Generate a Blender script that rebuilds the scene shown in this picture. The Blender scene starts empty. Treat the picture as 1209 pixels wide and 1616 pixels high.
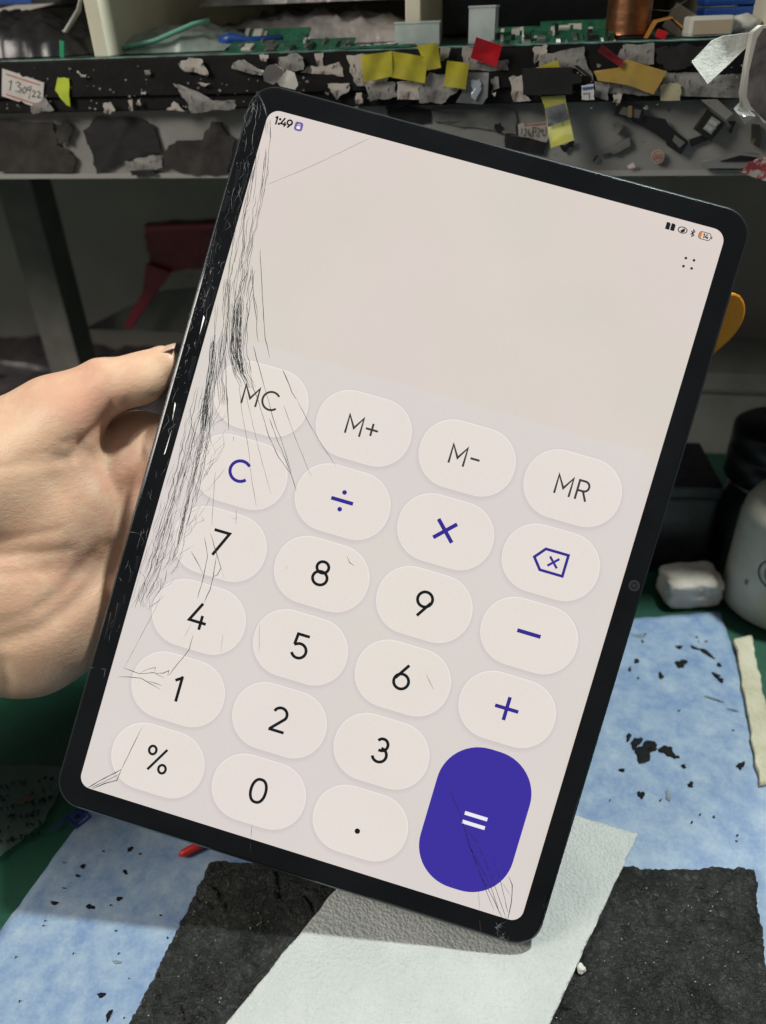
import bpy, bmesh, math, random
import numpy as np
from mathutils import Matrix, Vector, noise as mnoise
random.seed(7); np.random.seed(7)
PI = math.pi
scene = bpy.context.scene
COL = scene.collection
V = Vector

# ------------------------------------------------------------------ camera
F = 1190.0                       # focal length in photograph pixels (1209 x 1616)
PITCH, ROLL, HC = math.radians(33.5), math.radians(2.2), 0.2802
R0 = V((1, 0, 0)); U0 = V((0, math.sin(PITCH), math.cos(PITCH))); FW = V((0, math.cos(PITCH), -math.sin(PITCH)))
CX = math.cos(ROLL) * R0 - math.sin(ROLL) * U0
CY = math.sin(ROLL) * R0 + math.cos(ROLL) * U0
CAM = V((0, 0, HC))
cd = bpy.data.cameras.new('camera'); cam = bpy.data.objects.new('camera', cd); COL.objects.link(cam)
cam.matrix_world = Matrix(((CX.x, CY.x, -FW.x, CAM.x), (CX.y, CY.y, -FW.y, CAM.y), (CX.z, CY.z, -FW.z, CAM.z), (0, 0, 0, 1)))
cd.sensor_fit = 'VERTICAL'; cd.sensor_height = 24.0; cd.sensor_width = 24.0
cd.lens = F / 1616 * 24.0
cd.clip_start = 0.01; cd.clip_end = 50
cd.dof.use_dof = True; cd.dof.focus_distance = 0.262; cd.dof.aperture_fstop = cd.lens / 2.9
scene.camera = cam

# ------------------------------------------------------------------ world and lamps (indoor, bench lamp)
w = bpy.data.worlds.new('World'); scene.world = w; w.use_nodes = True
w.node_tree.nodes['Background'].inputs[0].default_value = (0.96, 0.97, 1.0, 1)
w.node_tree.nodes['Background'].inputs[1].default_value = 0.135
def area(name, loc, target, size, power, col, shape='DISK'):
    l = bpy.data.lights.new(name, 'AREA'); l.shape = shape; l.size = size; l.energy = power; l.color = col
    o = bpy.data.objects.new(name, l); COL.objects.link(o); o.location = loc
    o.rotation_euler = (V(target) - V(loc)).to_track_quat('-Z', 'Y').to_euler()
    return o
area('bench_lamp', (0.38, 0.335, 0.90), (0.0, 0.20, 0.0), 0.06, 8.6, (0.95, 1.0, 0.96))
area('side_lamp', (-0.82, -0.10, 0.80), (-0.1, 0.28, 0.12), 0.36, 7.4, (1.0, 0.93, 0.84), 'SQUARE')
vs = scene.view_settings
vs.view_transform = 'Standard'; vs.look = 'None'; vs.exposure = 0.0; vs.gamma = 1.0; vs.use_curve_mapping = False

# ------------------------------------------------------------------ pixel -> place helpers (photograph pixels)
def ray(px, py): return FW + CX * ((px - 604.5) / F) + CY * ((808 - py) / F)
def onz(px, py, z=0.0):
    d = ray(px, py); return CAM + d * ((z - CAM.z) / d.z)
def onpl(px, py, P, n):
    d = ray(px, py); return CAM + d * ((P - CAM).dot(n) / d.dot(n))
def atdepth(px, py, dep): return CAM + ray(px, py) * dep

# ------------------------------------------------------------------ materials
def lin(c):
    return tuple(((x / 255) / 12.92 if x / 255 <= 0.04045 else ((x / 255 + 0.055) / 1.055) ** 2.4) for x in c)
MATS = {}
def mat(name, col, rough=0.5, col2=None, scale=40, lo=0.4, hi=0.6, bump=0, bscale=None, metal=0, spec=0.5, det=6,
        trans=0, alpha=1, sss=0, coat=0, col3=None, s3=200, lo3=.6, hi3=.7, voro=0, vscale=100, stretch=None, emis=None, nrough=.6):
    if name in MATS: return MATS[name]
    m = bpy.data.materials.new(name); m.use_nodes = True; nt = m.node_tree; N = nt.nodes; L = nt.links
    b = N['Principled BSDF']
    b.inputs['Base Color'].default_value = (*col, 1); b.inputs['Roughness'].default_value = rough
    b.inputs['Metallic'].default_value = metal; b.inputs['Specular IOR Level'].default_value = spec
    b.inputs['Transmission Weight'].default_value = trans; b.inputs['Alpha'].default_value = alpha
    b.inputs['Coat Weight'].default_value = coat; b.inputs['Coat Roughness'].default_value = .08
    if sss:
        b.inputs['Subsurface Weight'].default_value = sss; b.inputs['Subsurface Radius'].default_value = (1, .35, .2)
        b.inputs['Subsurface Scale'].default_value = 0.003
    tc = N.new('ShaderNodeTexCoord'); vec = tc.outputs['Object']
    if stretch:
        mp = N.new('ShaderNodeMapping'); mp.inputs['Scale'].default_value = stretch; L.new(vec, mp.inputs[0]); vec = mp.outputs[0]
    def noi(s, d=6):
        n = N.new('ShaderNodeTexNoise'); n.inputs['Scale'].default_value = s; n.inputs['Detail'].default_value = d
        n.inputs['Roughness'].default_value = nrough; L.new(vec, n.inputs['Vector']); return n.outputs['Fac']
    cur = None
    def over(cur, colr, s, l, h):
        n = noi(s, det); mr = N.new('ShaderNodeMapRange'); mr.inputs[1].default_value = l; mr.inputs[2].default_value = h
        L.new(n, mr.inputs[0]); mx = N.new('ShaderNodeMix'); mx.data_type = 'RGBA'
        L.new(mr.outputs[0], mx.inputs[0])
        if cur is None: mx.inputs[6].default_value = (*col, 1)
        else: L.new(cur, mx.inputs[6])
        mx.inputs[7].default_value = (*colr, 1); return mx.outputs[2]
    if col2: cur = over(cur, col2, scale, lo, hi)
    if col3: cur = over(cur, col3, s3, lo3, hi3)
    if cur is not None: L.new(cur, b.inputs['Base Color'])
    if emis:
        b.inputs['Emission Color'].default_value = (*emis, 1); b.inputs['Emission Strength'].default_value = 1
    h = None
    if bump: h = noi(bscale or scale * 3, 8)
    if voro:
        vo = N.new('ShaderNodeTexVoronoi'); vo.inputs['Scale'].default_value = vscale; L.new(vec, vo.inputs['Vector'])
        vo.feature = 'SMOOTH_F1'
        if h is None: h = vo.outputs['Distance']
        else:
            ma = N.new('ShaderNodeMath'); ma.operation = 'MULTIPLY_ADD'; L.new(vo.outputs['Distance'], ma.inputs[0]); ma.inputs[1].default_value = voro
            L.new(h, ma.inputs[2]); h = ma.outputs[0]
    if h is not None:
        bp = N.new('ShaderNodeBump'); bp.inputs['Strength'].default_value = bump or .3; bp.inputs['Distance'].default_value = 0.001
        L.new(h, bp.inputs['Height']); L.new(bp.outputs[0], b.inputs['Normal'])
    MATS[name] = m
    return m

# ------------------------------------------------------------------ object helpers
def link(name, verts, faces, m, parent=None, smooth=False, bevel=0):
    me = bpy.data.meshes.new(name); me.from_pydata([tuple(v) for v in verts], [], [tuple(f) for f in faces]); me.update()
    bm = bmesh.new(); bm.from_mesh(me); bmesh.ops.recalc_face_normals(bm, faces=bm.faces)
    if bevel:
        bmesh.ops.bevel(bm, geom=[e for e in bm.edges if e.calc_face_angle(0) > .5], offset=bevel, segments=2, affect='EDGES', profile=.6)
    bm.to_mesh(me); bm.free()
    if m: me.materials.append(m)
    if smooth:
        me.polygons.foreach_set('use_smooth', [True] * len(me.polygons))
    o = bpy.data.objects.new(name, me); COL.objects.link(o)
    if parent: o.parent = parent
    return o
def tag(o, label=None, cat=None, group=None, kind=None):
    if label: o['label'] = label
    if cat: o['category'] = cat
    if group: o['group'] = group
    if kind: o['kind'] = kind
    return o
def thing(name, label, cat, mw=None, group=None):
    o = bpy.data.objects.new(name, None); COL.objects.link(o); o.empty_display_size = .01
    if mw is not None: o.matrix_world = mw
    return tag(o, label, cat, group)
def frame_m(o, x, y, z):
    return Matrix(((x.x, y.x, z.x, o.x), (x.y, y.y, z.y, o.y), (x.z, y.z, z.z, o.z), (0, 0, 0, 1)))
def boxvf(x0, x1, y0, y1, z0, z1):
    v = [V((x, y, z)) for z in (z0, z1) for y in (y0, y1) for x in (x0, x1)]
    return v, [(0, 1, 3, 2), (4, 5, 7, 6), (0, 1, 5, 4), (2, 3, 7, 6), (0, 2, 6, 4), (1, 3, 7, 5)]
def box(name, b, m, parent=None, bevel=0):
    v, f = boxvf(*b); return link(name, v, f, m, parent, False, bevel)
def prism(name, pts2, z0, z1, m, parent=None, bevel=0, fn=None):
    n = len(pts2); fn = fn or (lambda x, y, z: V((x, y, z)))
    v = [fn(x, y, z0) for x, y in pts2] + [fn(x, y, z1) for x, y in pts2]
    f = [tuple(range(n - 1, -1, -1)), tuple(range(n, 2 * n))] + [(i, (i + 1) % n, n + (i + 1) % n, n + i) for i in range(n)]
    return link(name, v, f, m, parent, False, bevel)
def lathe(name, prof, m, parent=None, n=40, smooth=True):
    v, f = [], []
    for r, z in prof: v += [V((r * math.cos(2 * PI * k / n), r * math.sin(2 * PI * k / n), z)) for k in range(n)]
    for i in range(len(prof) - 1):
        for k in range(n): f.append((i * n + k, i * n + (k + 1) % n, (i + 1) * n + (k + 1) % n, (i + 1) * n + k))
    f.append(tuple(range(n))); f.append(tuple(range((len(prof) - 1) * n, len(prof) * n)))
    return link(name, v, f, m, parent, smooth)
def tubevf(pts, r, n=8):
    v, f = [], []; pts = [V(p) for p in pts]
    for i, p in enumerate(pts):
        t = (pts[min(i + 1, len(pts) - 1)] - pts[max(i - 1, 0)]).normalized()
        a = t.orthogonal().normalized() if abs(t.z) > .9 else t.cross(V((0, 0, 1))).normalized(); b = t.cross(a)
        rr = r[i] if isinstance(r, (list, tuple)) else r
        v += [p + (a * math.cos(2 * PI * k / n) + b * math.sin(2 * PI * k / n)) * rr for k in range(n)]
    for i in range(len(pts) - 1):
        for k in range(n): f.append((i * n + k, i * n + (k + 1) % n, (i + 1) * n + (k + 1) % n, (i + 1) * n + k))
    f.append(tuple(range(n))); f.append(tuple(range((len(pts) - 1) * n, len(pts) * n)))
    return v, f
def rrect(w, h, r, n=10):
    p = []
    for cx, cy, a in ((w / 2 - r, h / 2 - r, 0), (-w / 2 + r, h / 2 - r, PI / 2), (-w / 2 + r, -h / 2 + r, PI), (w / 2 - r, -h / 2 + r, 1.5 * PI)):
        for k in range(n + 1): p.append((cx + r * math.cos(a + PI / 2 * k / n), cy + r * math.sin(a + PI / 2 * k / n)))
    return p
def ribbon(pts, wd, closed=False):
    """a flat stroke of constant or per-point width along 2-D points -> verts2, quads"""
    n = len(pts); out = []
    for i in range(n):
        a = pts[i - 1] if (i > 0 or closed) else pts[i]; c = pts[(i + 1) % n] if (i < n - 1 or closed) else pts[i]
        b = pts[i]
        d1 = V((b[0] - a[0], b[1] - a[1])); d2 = V((c[0] - b[0], c[1] - b[1]))
        if d1.length < 1e-12: d1 = d2
        if d2.length < 1e-12: d2 = d1
        d1.normalize(); d2.normalize()
        n1 = V((-d1.y, d1.x)); n2 = V((-d2.y, d2.x)); m = n1 + n2
        if m.length < 1e-6: m = n1.copy()
        m.normalize(); s = 1 / max(.45, m.dot(n1))
        ww = (wd[i] if isinstance(wd, (list, tuple)) else wd) / 2
        out += [(b[0] + m.x * ww * s, b[1] + m.y * ww * s), (b[0] - m.x * ww * s, b[1] - m.y * ww * s)]
    q = [(2 * i, 2 * i + 1, 2 * i + 3, 2 * i + 2) for i in range(n - 1)]
    if closed: q.append((2 * n - 2, 2 * n - 1, 1, 0))
    return out, q
def arc(cx, cy, rx, ry, a0, a1, n=22):
    return [(cx + rx * math.cos(math.radians(a0 + (a1 - a0) * k / n)), cy + ry * math.sin(math.radians(a0 + (a1 - a0) * k / n))) for k in range(n + 1)]
def strokes_obj(name, strokes, fn, m, parent, z):
    """strokes: list of (points, width, closed); fn maps 2-D to parent's local x,y"""
    v, f = [], []
    for pts, wd, cl in strokes:
        rv, rq = ribbon(pts, wd, cl); o = len(v)
        v += [V((*fn(x, y), z)) for x, y in rv]; f += [tuple(i + o for i in q) for q in rq]
    me = bpy.data.meshes.new(name); me.from_pydata(v, [], f); me.materials.append(m)
    o = bpy.data.objects.new(name, me); COL.objects.link(o); o.parent = parent
    return o
def torn(pts, amp, n=4, rng=random):
    """an outline with its edges broken up at two sizes, as torn paper has"""
    out = []
    for i, (x, y) in enumerate(pts):
        x2, y2 = pts[(i + 1) % len(pts)]; ln = math.hypot(x2 - x, y2 - y); k_ = max(2, int(ln / 2.4)); straight = rng.random() < .3
        ph = rng.uniform(0, 6)
        for k in range(k_):
            t = k / k_; j = 0 if k == 0 else amp * (.25 if straight else 1)
            b = math.sin(t * PI) * math.sin(ph + t * 7) * amp * (.3 if straight else 1.5)
            out.append((x + (x2 - x) * t + rng.uniform(-j, j) * .6 - (y2 - y) / max(ln, 1) * b, y + (y2 - y) * t + rng.uniform(-j, j) * .6 + (x2 - x) / max(ln, 1) * b))
    return out

# ================================================================== SETTING
ZT = 0.0
m_green = mat('green_bench_mat', (.010, .078, .045), .45, (.006, .05, .032), 14, .35, .65, .15, 300, col3=(.05, .09, .06), s3=45, lo3=.66, hi3=.75)
bench = box('workbench_top', (-1.2, 1.2, -.25, 1.2, -.03, 0), m_green); tag(bench, kind='structure')
# the shelf frame of reference: front plane, right end nearer
PSI = math.radians(10.5); EX = V((math.cos(PSI), -math.sin(PSI), 0)); EN = V((math.sin(PSI), math.cos(PSI), 0)); EZ = V((0, 0, 1))
SO = V((0, .365, 0)); SM = frame_m(SO, EX, EN, EZ)      # local x along shelf, y into the depth, z up
def sfl(px, py, off=0.0):
    """pixel -> shelf local (x, z) on the plane lying `off` in front of the shelf's front face"""
    p = onpl(px, py, SO - EN * off, EN) - SO
    return p.dot(EX), p.dot(EZ)
def sx(px, py, back):
    return sfl(px, py, -back)[0]
z_top = (sfl(10, 97)[1] + sfl(1150, 62)[1]) / 2; z_mid = (sfl(10, 181)[1] + sfl(1100, 155)[1]) / 2; z_bot = (sfl(10, 281)[1] + sfl(1200, 277)[1]) / 2
BACK = .29
m_wall = mat('dull_wall_paint', (.62, .58, .51), .8, (.50, .46, .40), 9, .35, .65, .1, 60, col3=(.05, .045, .04), s3=30, lo3=.68, hi3=.72)
wall = box('back_wall', (-1.2, 1.2, BACK, BACK + .02, -.01, .9), m_wall); wall.matrix_world = SM; tag(wall, kind='structure')

# ================================================================== TABLET
def c2w(v): return CX * v[0] + CY * v[1] - FW * v[2]
TA, TB, TN = c2w((.95926, -.27946, .04148)).normalized(), None, c2w((-.04628, -.0106, .99887)).normalized()
TB = TN.cross(TA).normalized(); TA = TB.cross(TN)
TC = CAM + c2w((.0040, -.0010, -.25865))
TM = frame_m(TC, TA, TB, TN)
def tl(px, py):
    p = onpl(px, py, TC, TN) - TC; return (p.dot(TA), p.dot(TB))
tablet = thing('tablet', 'black tablet with shattered left edge showing a calculator, held upright in a hand', 'tablet', TM)
BW, BH, TH = .1763, .2613, .00685
m_frame = mat('anodised_metal', (.10, .115, .125), .32, metal=.9, bump=.05, bscale=900)
m_bezel = mat('black_glass', (.0035, .004, .005), .09, spec=.5, col2=(.006, .007, .008), scale=30)
m_back = mat('tablet_back', (.10, .11, .12), .5)
def loft(name, rings, m, parent, cap0=True, cap1=True, smooth=False):
    n = len(rings[0][0]); v, f = [], []
    for pts, z in rings: v += [V((x, y, z)) for x, y in pts]
    for i in range(len(rings) - 1):
        for k in range(n): f.append((i * n + k, i * n + (k + 1) % n, (i + 1) * n + (k + 1) % n, (i + 1) * n + k))
    if cap0: f.append(tuple(range(n)))
    if cap1: f.append(tuple(range((len(rings) - 1) * n, len(rings) * n)))
    return link(name, v, f, m, parent, smooth)
def rr(i): return rrect(BW - 2 * i, BH - 2 * i, .0096 - i * .8, 14)
loft('metal_frame', [(rr(.0016), -TH + .0002), (rr(.0005), -TH + .0010), (rr(0), -TH + .0025), (rr(0), -.0016), (rr(.0002), -.0009), (rr(.0007), -.00055), (rr(.0012), -.0004)], m_frame, tablet)
loft('back_cover', [(rr(.0030), -TH - .0003), (rr(.0018), -TH)], m_back, tablet)
loft('front_glass', [(rr(.0011), -.0006), (rr(.00085), -.0003), (rr(.0011), -.0001), (rr(.0016), 0.0)], m_bezel, tablet)
def emi(name, c, s=1.0, rough=.25, n=0.0, c2=None, gloss=.06):
    m = bpy.data.materials.new(name); m.use_nodes = True; nt = m.node_tree; N = nt.nodes; L = nt.links; b = N['Principled BSDF']
    b.inputs['Base Color'].default_value = (.004, .004, .004, 1); b.inputs['Roughness'].default_value = rough; b.inputs['Specular IOR Level'].default_value = .12
    b.inputs['Emission Color'].default_value = (*lin(c), 1); b.inputs['Emission Strength'].default_value = s
    if n:
        tc = N.new('ShaderNodeTexCoord'); outs = None
        for sc_, amp in ((3200, n), (16, n * .55)):
            no = N.new('ShaderNodeTexNoise'); no.inputs['Scale'].default_value = sc_; no.inputs['Detail'].default_value = 3
            L.new(tc.outputs['Object'], no.inputs['Vector'])
            mr = N.new('ShaderNodeMapRange'); mr.inputs[1].default_value = .3; mr.inputs[2].default_value = .7
            mr.inputs[3].default_value = 1 - amp; mr.inputs[4].default_value = 1 + amp; L.new(no.outputs['Fac'], mr.inputs[0])
            if outs is None: outs = mr.outputs[0]
            else:
                mu = N.new('ShaderNodeMath'); mu.operation = 'MULTIPLY'; L.new(outs, mu.inputs[0]); L.new(mr.outputs[0], mu.inputs[1]); outs = mu.outputs[0]
        mu = N.new('ShaderNodeMath'); mu.operation = 'MULTIPLY'; L.new(outs, mu.inputs[0]); mu.inputs[1].default_value = s
        L.new(mu.outputs[0], b.inputs['Emission Strength'])
        if c2:
            no = N.new('ShaderNodeTexNoise'); no.inputs['Scale'].default_value = 13; no.inputs['Detail'].default_value = 2; L.new(tc.outputs['Object'], no.inputs['Vector'])
            mr = N.new('ShaderNodeMapRange'); mr.inputs[1].default_value = .35; mr.inputs[2].default_value = .65; L.new(no.outputs['Fac'], mr.inputs[0])
            mx = N.new('ShaderNodeMix'); mx.data_type = 'RGBA'; L.new(mr.outputs[0], mx.inputs[0]); mx.inputs[6].default_value = (*lin(c), 1); mx.inputs[7].default_value = (*lin(c2), 1)
            L.new(mx.outputs[2], b.inputs['Emission Color'])
    return m
e_bg = emi('display_background', (221, 209, 203), n=.035, c2=(215, 208, 198))
e_pan = emi('display_keypad_panel', (219, 210, 207), n=.03, c2=(216, 210, 203))
e_key = emi('display_key', (230, 220, 215), n=.03, c2=(228, 220, 211))
e_rim = emi('display_key_rim', (237, 229, 225), n=.02)
e_shd = emi('display_key_shadow', (203, 195, 191), n=.02)
e_blue = emi('display_indigo', (60, 48, 156), n=.02)
e_ink = emi('display_ink', (22, 25, 28)); e_grey = emi('display_grey_ink', (62, 58, 56)); e_ind = emi('display_indigo_ink', (52, 42, 140))
e_wht = emi('display_white', (238, 236, 240)); e_lil = emi('display_lilac', (112, 96, 160)); e_org = emi('display_orange', (214, 128, 62))
screen = prism('screen', rrect(.1605, .2443, .0042, 8), -.0002, .00005, e_bg, tablet)
LZ = .00005
def flat(name, pts, z, m, parent=None, smooth=False):
    me = bpy.data.meshes.new(name); me.from_pydata([(x, y, z) for x, y in pts], [], [tuple(range(len(pts)))]); me.materials.append(m)
    o = bpy.data.objects.new(name, me); COL.objects.link(o); o.parent = parent or screen; return o
def off(p, x, y): return [(a + x, b + y) for a, b in p]
pan = [(-.0801, .0437)] + arc(.0735, .0380, .0057, .0057, 90, 0, 8) + [(.0792, -.118)] + arc(.0762, -.1181, .0040, .0040, 0, -90, 6) + arc(-.0762, -.1181, .0040, .0040, -90, -180, 6)
flat('keypad_panel', pan, LZ + .00003, e_pan)
mmx = [-.0555, -.0185, .0183, .0554]; mmy = [.0256, -.0006, -.0266, -.0530, -.0794, -.1054]
KW, KH = .0333, .0235
keys = {'MC': (0, 0), 'M+': (1, 0), 'M-': (2, 0), 'MR': (3, 0), 'C': (0, 1), '/': (1, 1), 'x': (2, 1), 'del': (3, 1), '7': (0, 2), '8': (1, 2), '9': (2, 2), '-': (3, 2),
        '4': (0, 3), '5': (1, 3), '6': (2, 3), '+': (3, 3), '1': (0, 4), '2': (1, 4), '3': (2, 4), '%': (0, 5), '0': (1, 5), '.': (2, 5)}
for k, (i, j) in keys.items():
    x, y = mmx[i], mmy[j]
    for q in range(5):      # soft drop shadow drawn by the app itself, as thin steps
        g = .0016 - q * .00032
        ms = emi('display_key_shadow_%d' % q, tuple(int(219 + (208 - 219) * (q + 1) / 5.5 + d) for d in (0, -9, -12)), n=.02) if ('sh%d' % q) not in MATS else MATS['sh%d' % q]
        MATS['sh%d' % q] = ms
        flat('key_shadow', off(rrect(KW + 2 * g - .0006, KH + 2 * g - .0006, KH / 2 + g - .0003, 10), x, y - .0007), LZ + .00004 + q * .000008, ms)
    flat('key_rim', off(rrect(KW, KH, KH / 2 - .0003, 12), x, y), LZ + .00009, e_rim)
    flat('key', off(rrect(KW - .0005, KH - .0005, KH / 2 - .0005, 12), x, y - .00012), LZ + .00010, e_key)
flat('equals_key', off(rrect(.0328, .0498, .0147, 14), .0556, -.0926), LZ + .00009, e_blue)
# ---- monoline glyphs, unit height
def glyph(ch, t):
    h = .5 - t / 2; S = []
    A = lambda *p: S.append((list(p), 0))
    def C(pts, closed=False): S.append((pts, closed))
    if ch == '0': C([(x, y) for x, y in [(.285 * math.copysign(abs(math.cos(a)) ** .86, math.cos(a)), h * math.copysign(abs(math.sin(a)) ** .95, math.sin(a))) for a in [2 * PI * k / 48 for k in range(48)]]], True)
    elif ch == '1': A((-.17, h - .17), (.07, h - .005)); A((.06, h + t / 2), (.06, -.5))
    elif ch == '2': C(arc(.0, h - .25, .255, .25, 165, -30, 20) + [(-.24, -h + .02)]); A((-.29, -h), (.31, -h))
    elif ch == '3': C(arc(-.01, h - .225, .215, .225, 150, -90, 20)); C(arc(-.01, -h + .265, .265, .265, 90, -160, 24)); A((-.1, h - .45), (0, h - .45))
    elif ch == '4': C([(.05, .5), (-.30, -.225), (.36, -.225)]); A((.155, .05), (.155, -.5))
    elif ch == '5': C([(.26, h), (-.19, h), (-.225, .03)] ); C([(-.235, .02)] + arc(.0, -h + .275, .275, .275, 118, -155, 26))
    elif ch == '6': C(arc(0, -h + .28, .28, .28, 0, 360, 36)[:-1], True); A((.13, .5), (-.245, -.09))
    elif ch == '9': C(arc(0, h - .28, .28, .28, 0, 360, 36)[:-1], True); A((-.13, -.5), (.245, .09))
    elif ch == '7': C([(-.31, h), (.29, h), (-.13, -.5)])
    elif ch == '8': C(arc(0, h - .215, .225, .215, 0, 360, 30)[:-1], True); C(arc(0, -h + .255, .275, .255, 0, 360, 34)[:-1], True)
    elif ch == '%': C(arc(-.27, .30, .14, .16, 0, 360, 24)[:-1], True); C(arc(.27, -.30, .14, .16, 0, 360, 24)[:-1], True); A((.27, .47), (-.27, -.47))
    elif ch == 'M': C([(-.36, -.5), (-.36, h - .02), (0, -.16), (.36, h - .02), (.36, -.5)])
    elif ch == 'C': C(arc(.05, 0, .44, h, 42, 318, 34))
    elif ch == 'R': A((-.25, -.5), (-.25, .5)); C([(-.25, h), (.02, h)] + arc(.03, h - .245, .24, .245, 90, -90, 14) + [(-.25, h - .49)]); A((.02, -.02), (.27, -.5))
    elif ch == '+': A((-.31, 0), (.31, 0)); A((0, -.31), (0, .31))
    elif ch == 'm': A((-.23, 0), (.23, 0))
    elif ch == 'P': A((-.22, -.5), (-.22, .5)); C([(-.22, h), (.02, h)] + arc(.03, h - .26, .23, .26, 90, -90, 12) + [(-.22, h - .52)])
    elif ch == 'J': C([(.18, .5), (.18, -.2)] + arc(-.02, -.2, .2, .26, 0, -160, 10))
    elif ch == '.': C(arc(0, -.42, .03, .03, 0, 360, 10)[:-1], True)
    elif ch == ',': A((.02, -.4), (-.06, -.6))
    elif ch == ':': C(arc(0, .22, .045, .045, 0, 360, 10)[:-1], True); C(arc(0, -.32, .045, .045, 0, 360, 10)[:-1], True)
    return S
def text_strokes(txt, x, y, size, t, adv, slant=0):
    out = []; X = x - sum(adv[:-1]) * size / 2 if adv else x
    for k, ch in enumerate(txt):
        for pts, cl in glyph(ch, t):
            out.append(([(X + (px + slant * py) * size, y + py * size) for px, py in pts], t * size, bool(cl)))
        if k < len(txt) - 1: X += adv[k] * size
    return out
ident = lambda x, y: (x, y)
GZ = LZ + .00013
for k, (i, j) in keys.items():
    x, y = mmx[i] - .0002, mmy[j] + .0002
    if k in '0123456789': strokes_obj('digit', text_strokes(k, x, y, .0092, .112, []), ident, e_ink, screen, GZ)
    elif k == '%': strokes_obj('percent_sign', text_strokes(k, x, y, .0092, .095, []), ident, e_ink, screen, GZ)
    elif k == 'MC': strokes_obj('lettering', text_strokes('MC', x, y, .0070, .105, [1.0, 0]), ident, e_grey, screen, GZ)
    elif k == 'MR': strokes_obj('lettering', text_strokes('MR', x + .0004, y, .0070, .105, [.92, 0]), ident, e_grey, screen, GZ)
    elif k == 'M+': strokes_obj('lettering', text_strokes('M+', x, y, .0070, .105, [.88, 0]), ident, e_grey, screen, GZ)
    elif k == 'M-': strokes_obj('lettering', text_strokes('Mm', x, y, .0070, .105, [.84, 0]), ident, e_grey, screen, GZ)
    elif k == 'C': strokes_obj('lettering', text_strokes('C', x - .0002, y, .0082, .135, []), ident, e_ind, screen, GZ)
    elif k == '+': strokes_obj('plus_sign', [([(x - .0041, y), (x + .0041, y)], .00125, False), ([(x, y - .0041), (x, y - .00062)], .00125, False), ([(x, y + .00062), (x, y + .0041)], .00125, False)], ident, e_ind, screen, GZ)
    elif k == '-': strokes_obj('minus_sign', [([(x - .0041, y + .0004), (x + .0041, y + .0004)], .00135, False)], ident, e_ind, screen, GZ)
    elif k == 'x':
        d = .0033; s = .00045
        strokes_obj('multiply_sign', [([(x - d, y - d), (x + d, y + d)], .00135, False), ([(x - d, y + d), (x - s, y + s)], .00135, False), ([(x + s, y - s), (x + d, y - d)], .00135, False)], ident, e_ind, screen, GZ)
    elif k == '/': strokes_obj('divide_sign', [([(x - .0039, y), (x + .0039, y)], .0013, False), (arc(x, y + .0030, .0004, .0004, 0, 360, 12)[:-1], .0008, True), (arc(x, y - .0030, .0004, .0004, 0, 360, 12)[:-1], .0008, True)], ident, e_ind, screen, GZ)
    elif k == '.': flat('decimal_point', arc(x, y - .0032, .00095, .00095, 0, 360, 18)[:-1], GZ, e_ink)
    elif k == 'del':
        o_ = [(x - .0056, y), (x - .0026, y + .0037), (x + .0053, y + .0037), (x + .0053, y - .0037), (x - .0026, y - .0037)]
        c_ = (x + .0011, y); d = .00165; s = .0003
        strokes_obj('delete_sign', [(o_, .00095, True), ([(c_[0] - d, c_[1] - d), (c_[0] + d, c_[1] + d)], .0008, False), ([(c_[0] - d, c_[1] + d), (c_[0] - s, c_[1] + s)], .0008, False), ([(c_[0] + s, c_[1] - s), (c_[0] + d, c_[1] - d)], .0008, False)], ident, e_ind, screen, GZ)
strokes_obj('equals_sign', [([(.0516, -.0913), (.0596, -.0913)], .0013, False), ([(.0516, -.0944), (.0596, -.0944)], .0013, False)], ident, e_wht, screen, GZ)
# status bar
strokes_obj('clock_digits', text_strokes('1:49', -.0745, .1188, .0030, .19, [.40, .50, .68, 0]), ident, e_ink, screen, GZ)
flat('lock_icon', off(rrect(.0029, .0031, .0009, 6), -.0688, .1187), GZ, e_lil)
flat('lock_body', off(rrect(.0013, .0010, .0002, 3), -.0688, .1183), GZ + .00003, e_wht)
strokes_obj('lock_shackle', [(arc(-.0688, .1189, .00042, .0006, 0, 180, 8), .0002, False)], ident, e_wht, screen, GZ + .00003)
for dx in (-.00085, .00085): flat('signal_block', off([(-.0007, -.0011), (.0007, -.0011), (.0007, .0009), (.0003, .0013), (-.0007, .0013)], .0619 + dx, .1188), GZ, e_ink)
strokes_obj('eye_icon', [(arc(.0661, .1188, .0015, .0010, 0, 360, 24)[:-1], .0003, True)], ident, e_ink, screen, GZ)
flat('eye_pupil', arc(.0661, .1188, .0008, .0008, -150, 60, 14), GZ + .00002, e_ink)
bx_, by_ = .0696, .1187
strokes_obj('wireless_icon', [([(bx_ - .0006, by_ + .0006), (bx_ + .0006, by_ - .0006), (bx_, by_ - .0012), (bx_, by_ + .0012), (bx_ + .0006, by_ + .0006), (bx_ - .0006, by_ - .0006)], .0003, False)], ident, e_ink, screen, GZ)
strokes_obj('battery_outline', [(off(rrect(.0040, .0024, .0008, 5), .0737, .1188), .00022, True)], ident, e_ink, screen, GZ)
flat('battery_level', off(rrect(.0009, .0022, .0004, 3), .0722, .1188), GZ + .00001, e_org)
flat('battery_tip', off(rrect(.0003, .0009, .0001, 2), .0761, .1188), GZ, e_ink)
strokes_obj('battery_digits', text_strokes('14', .0739, .1188, .0016, .2, [.62, 0]), ident, e_ink, screen, GZ + .00004)
for dx in (-.0014, .0014):
    for dy in (-.0014, .0014): flat('menu_dot', arc(.0712 + dx, .1087 + dy, .00045, .00045, 0, 360, 12)[:-1], GZ, e_ink)
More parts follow.
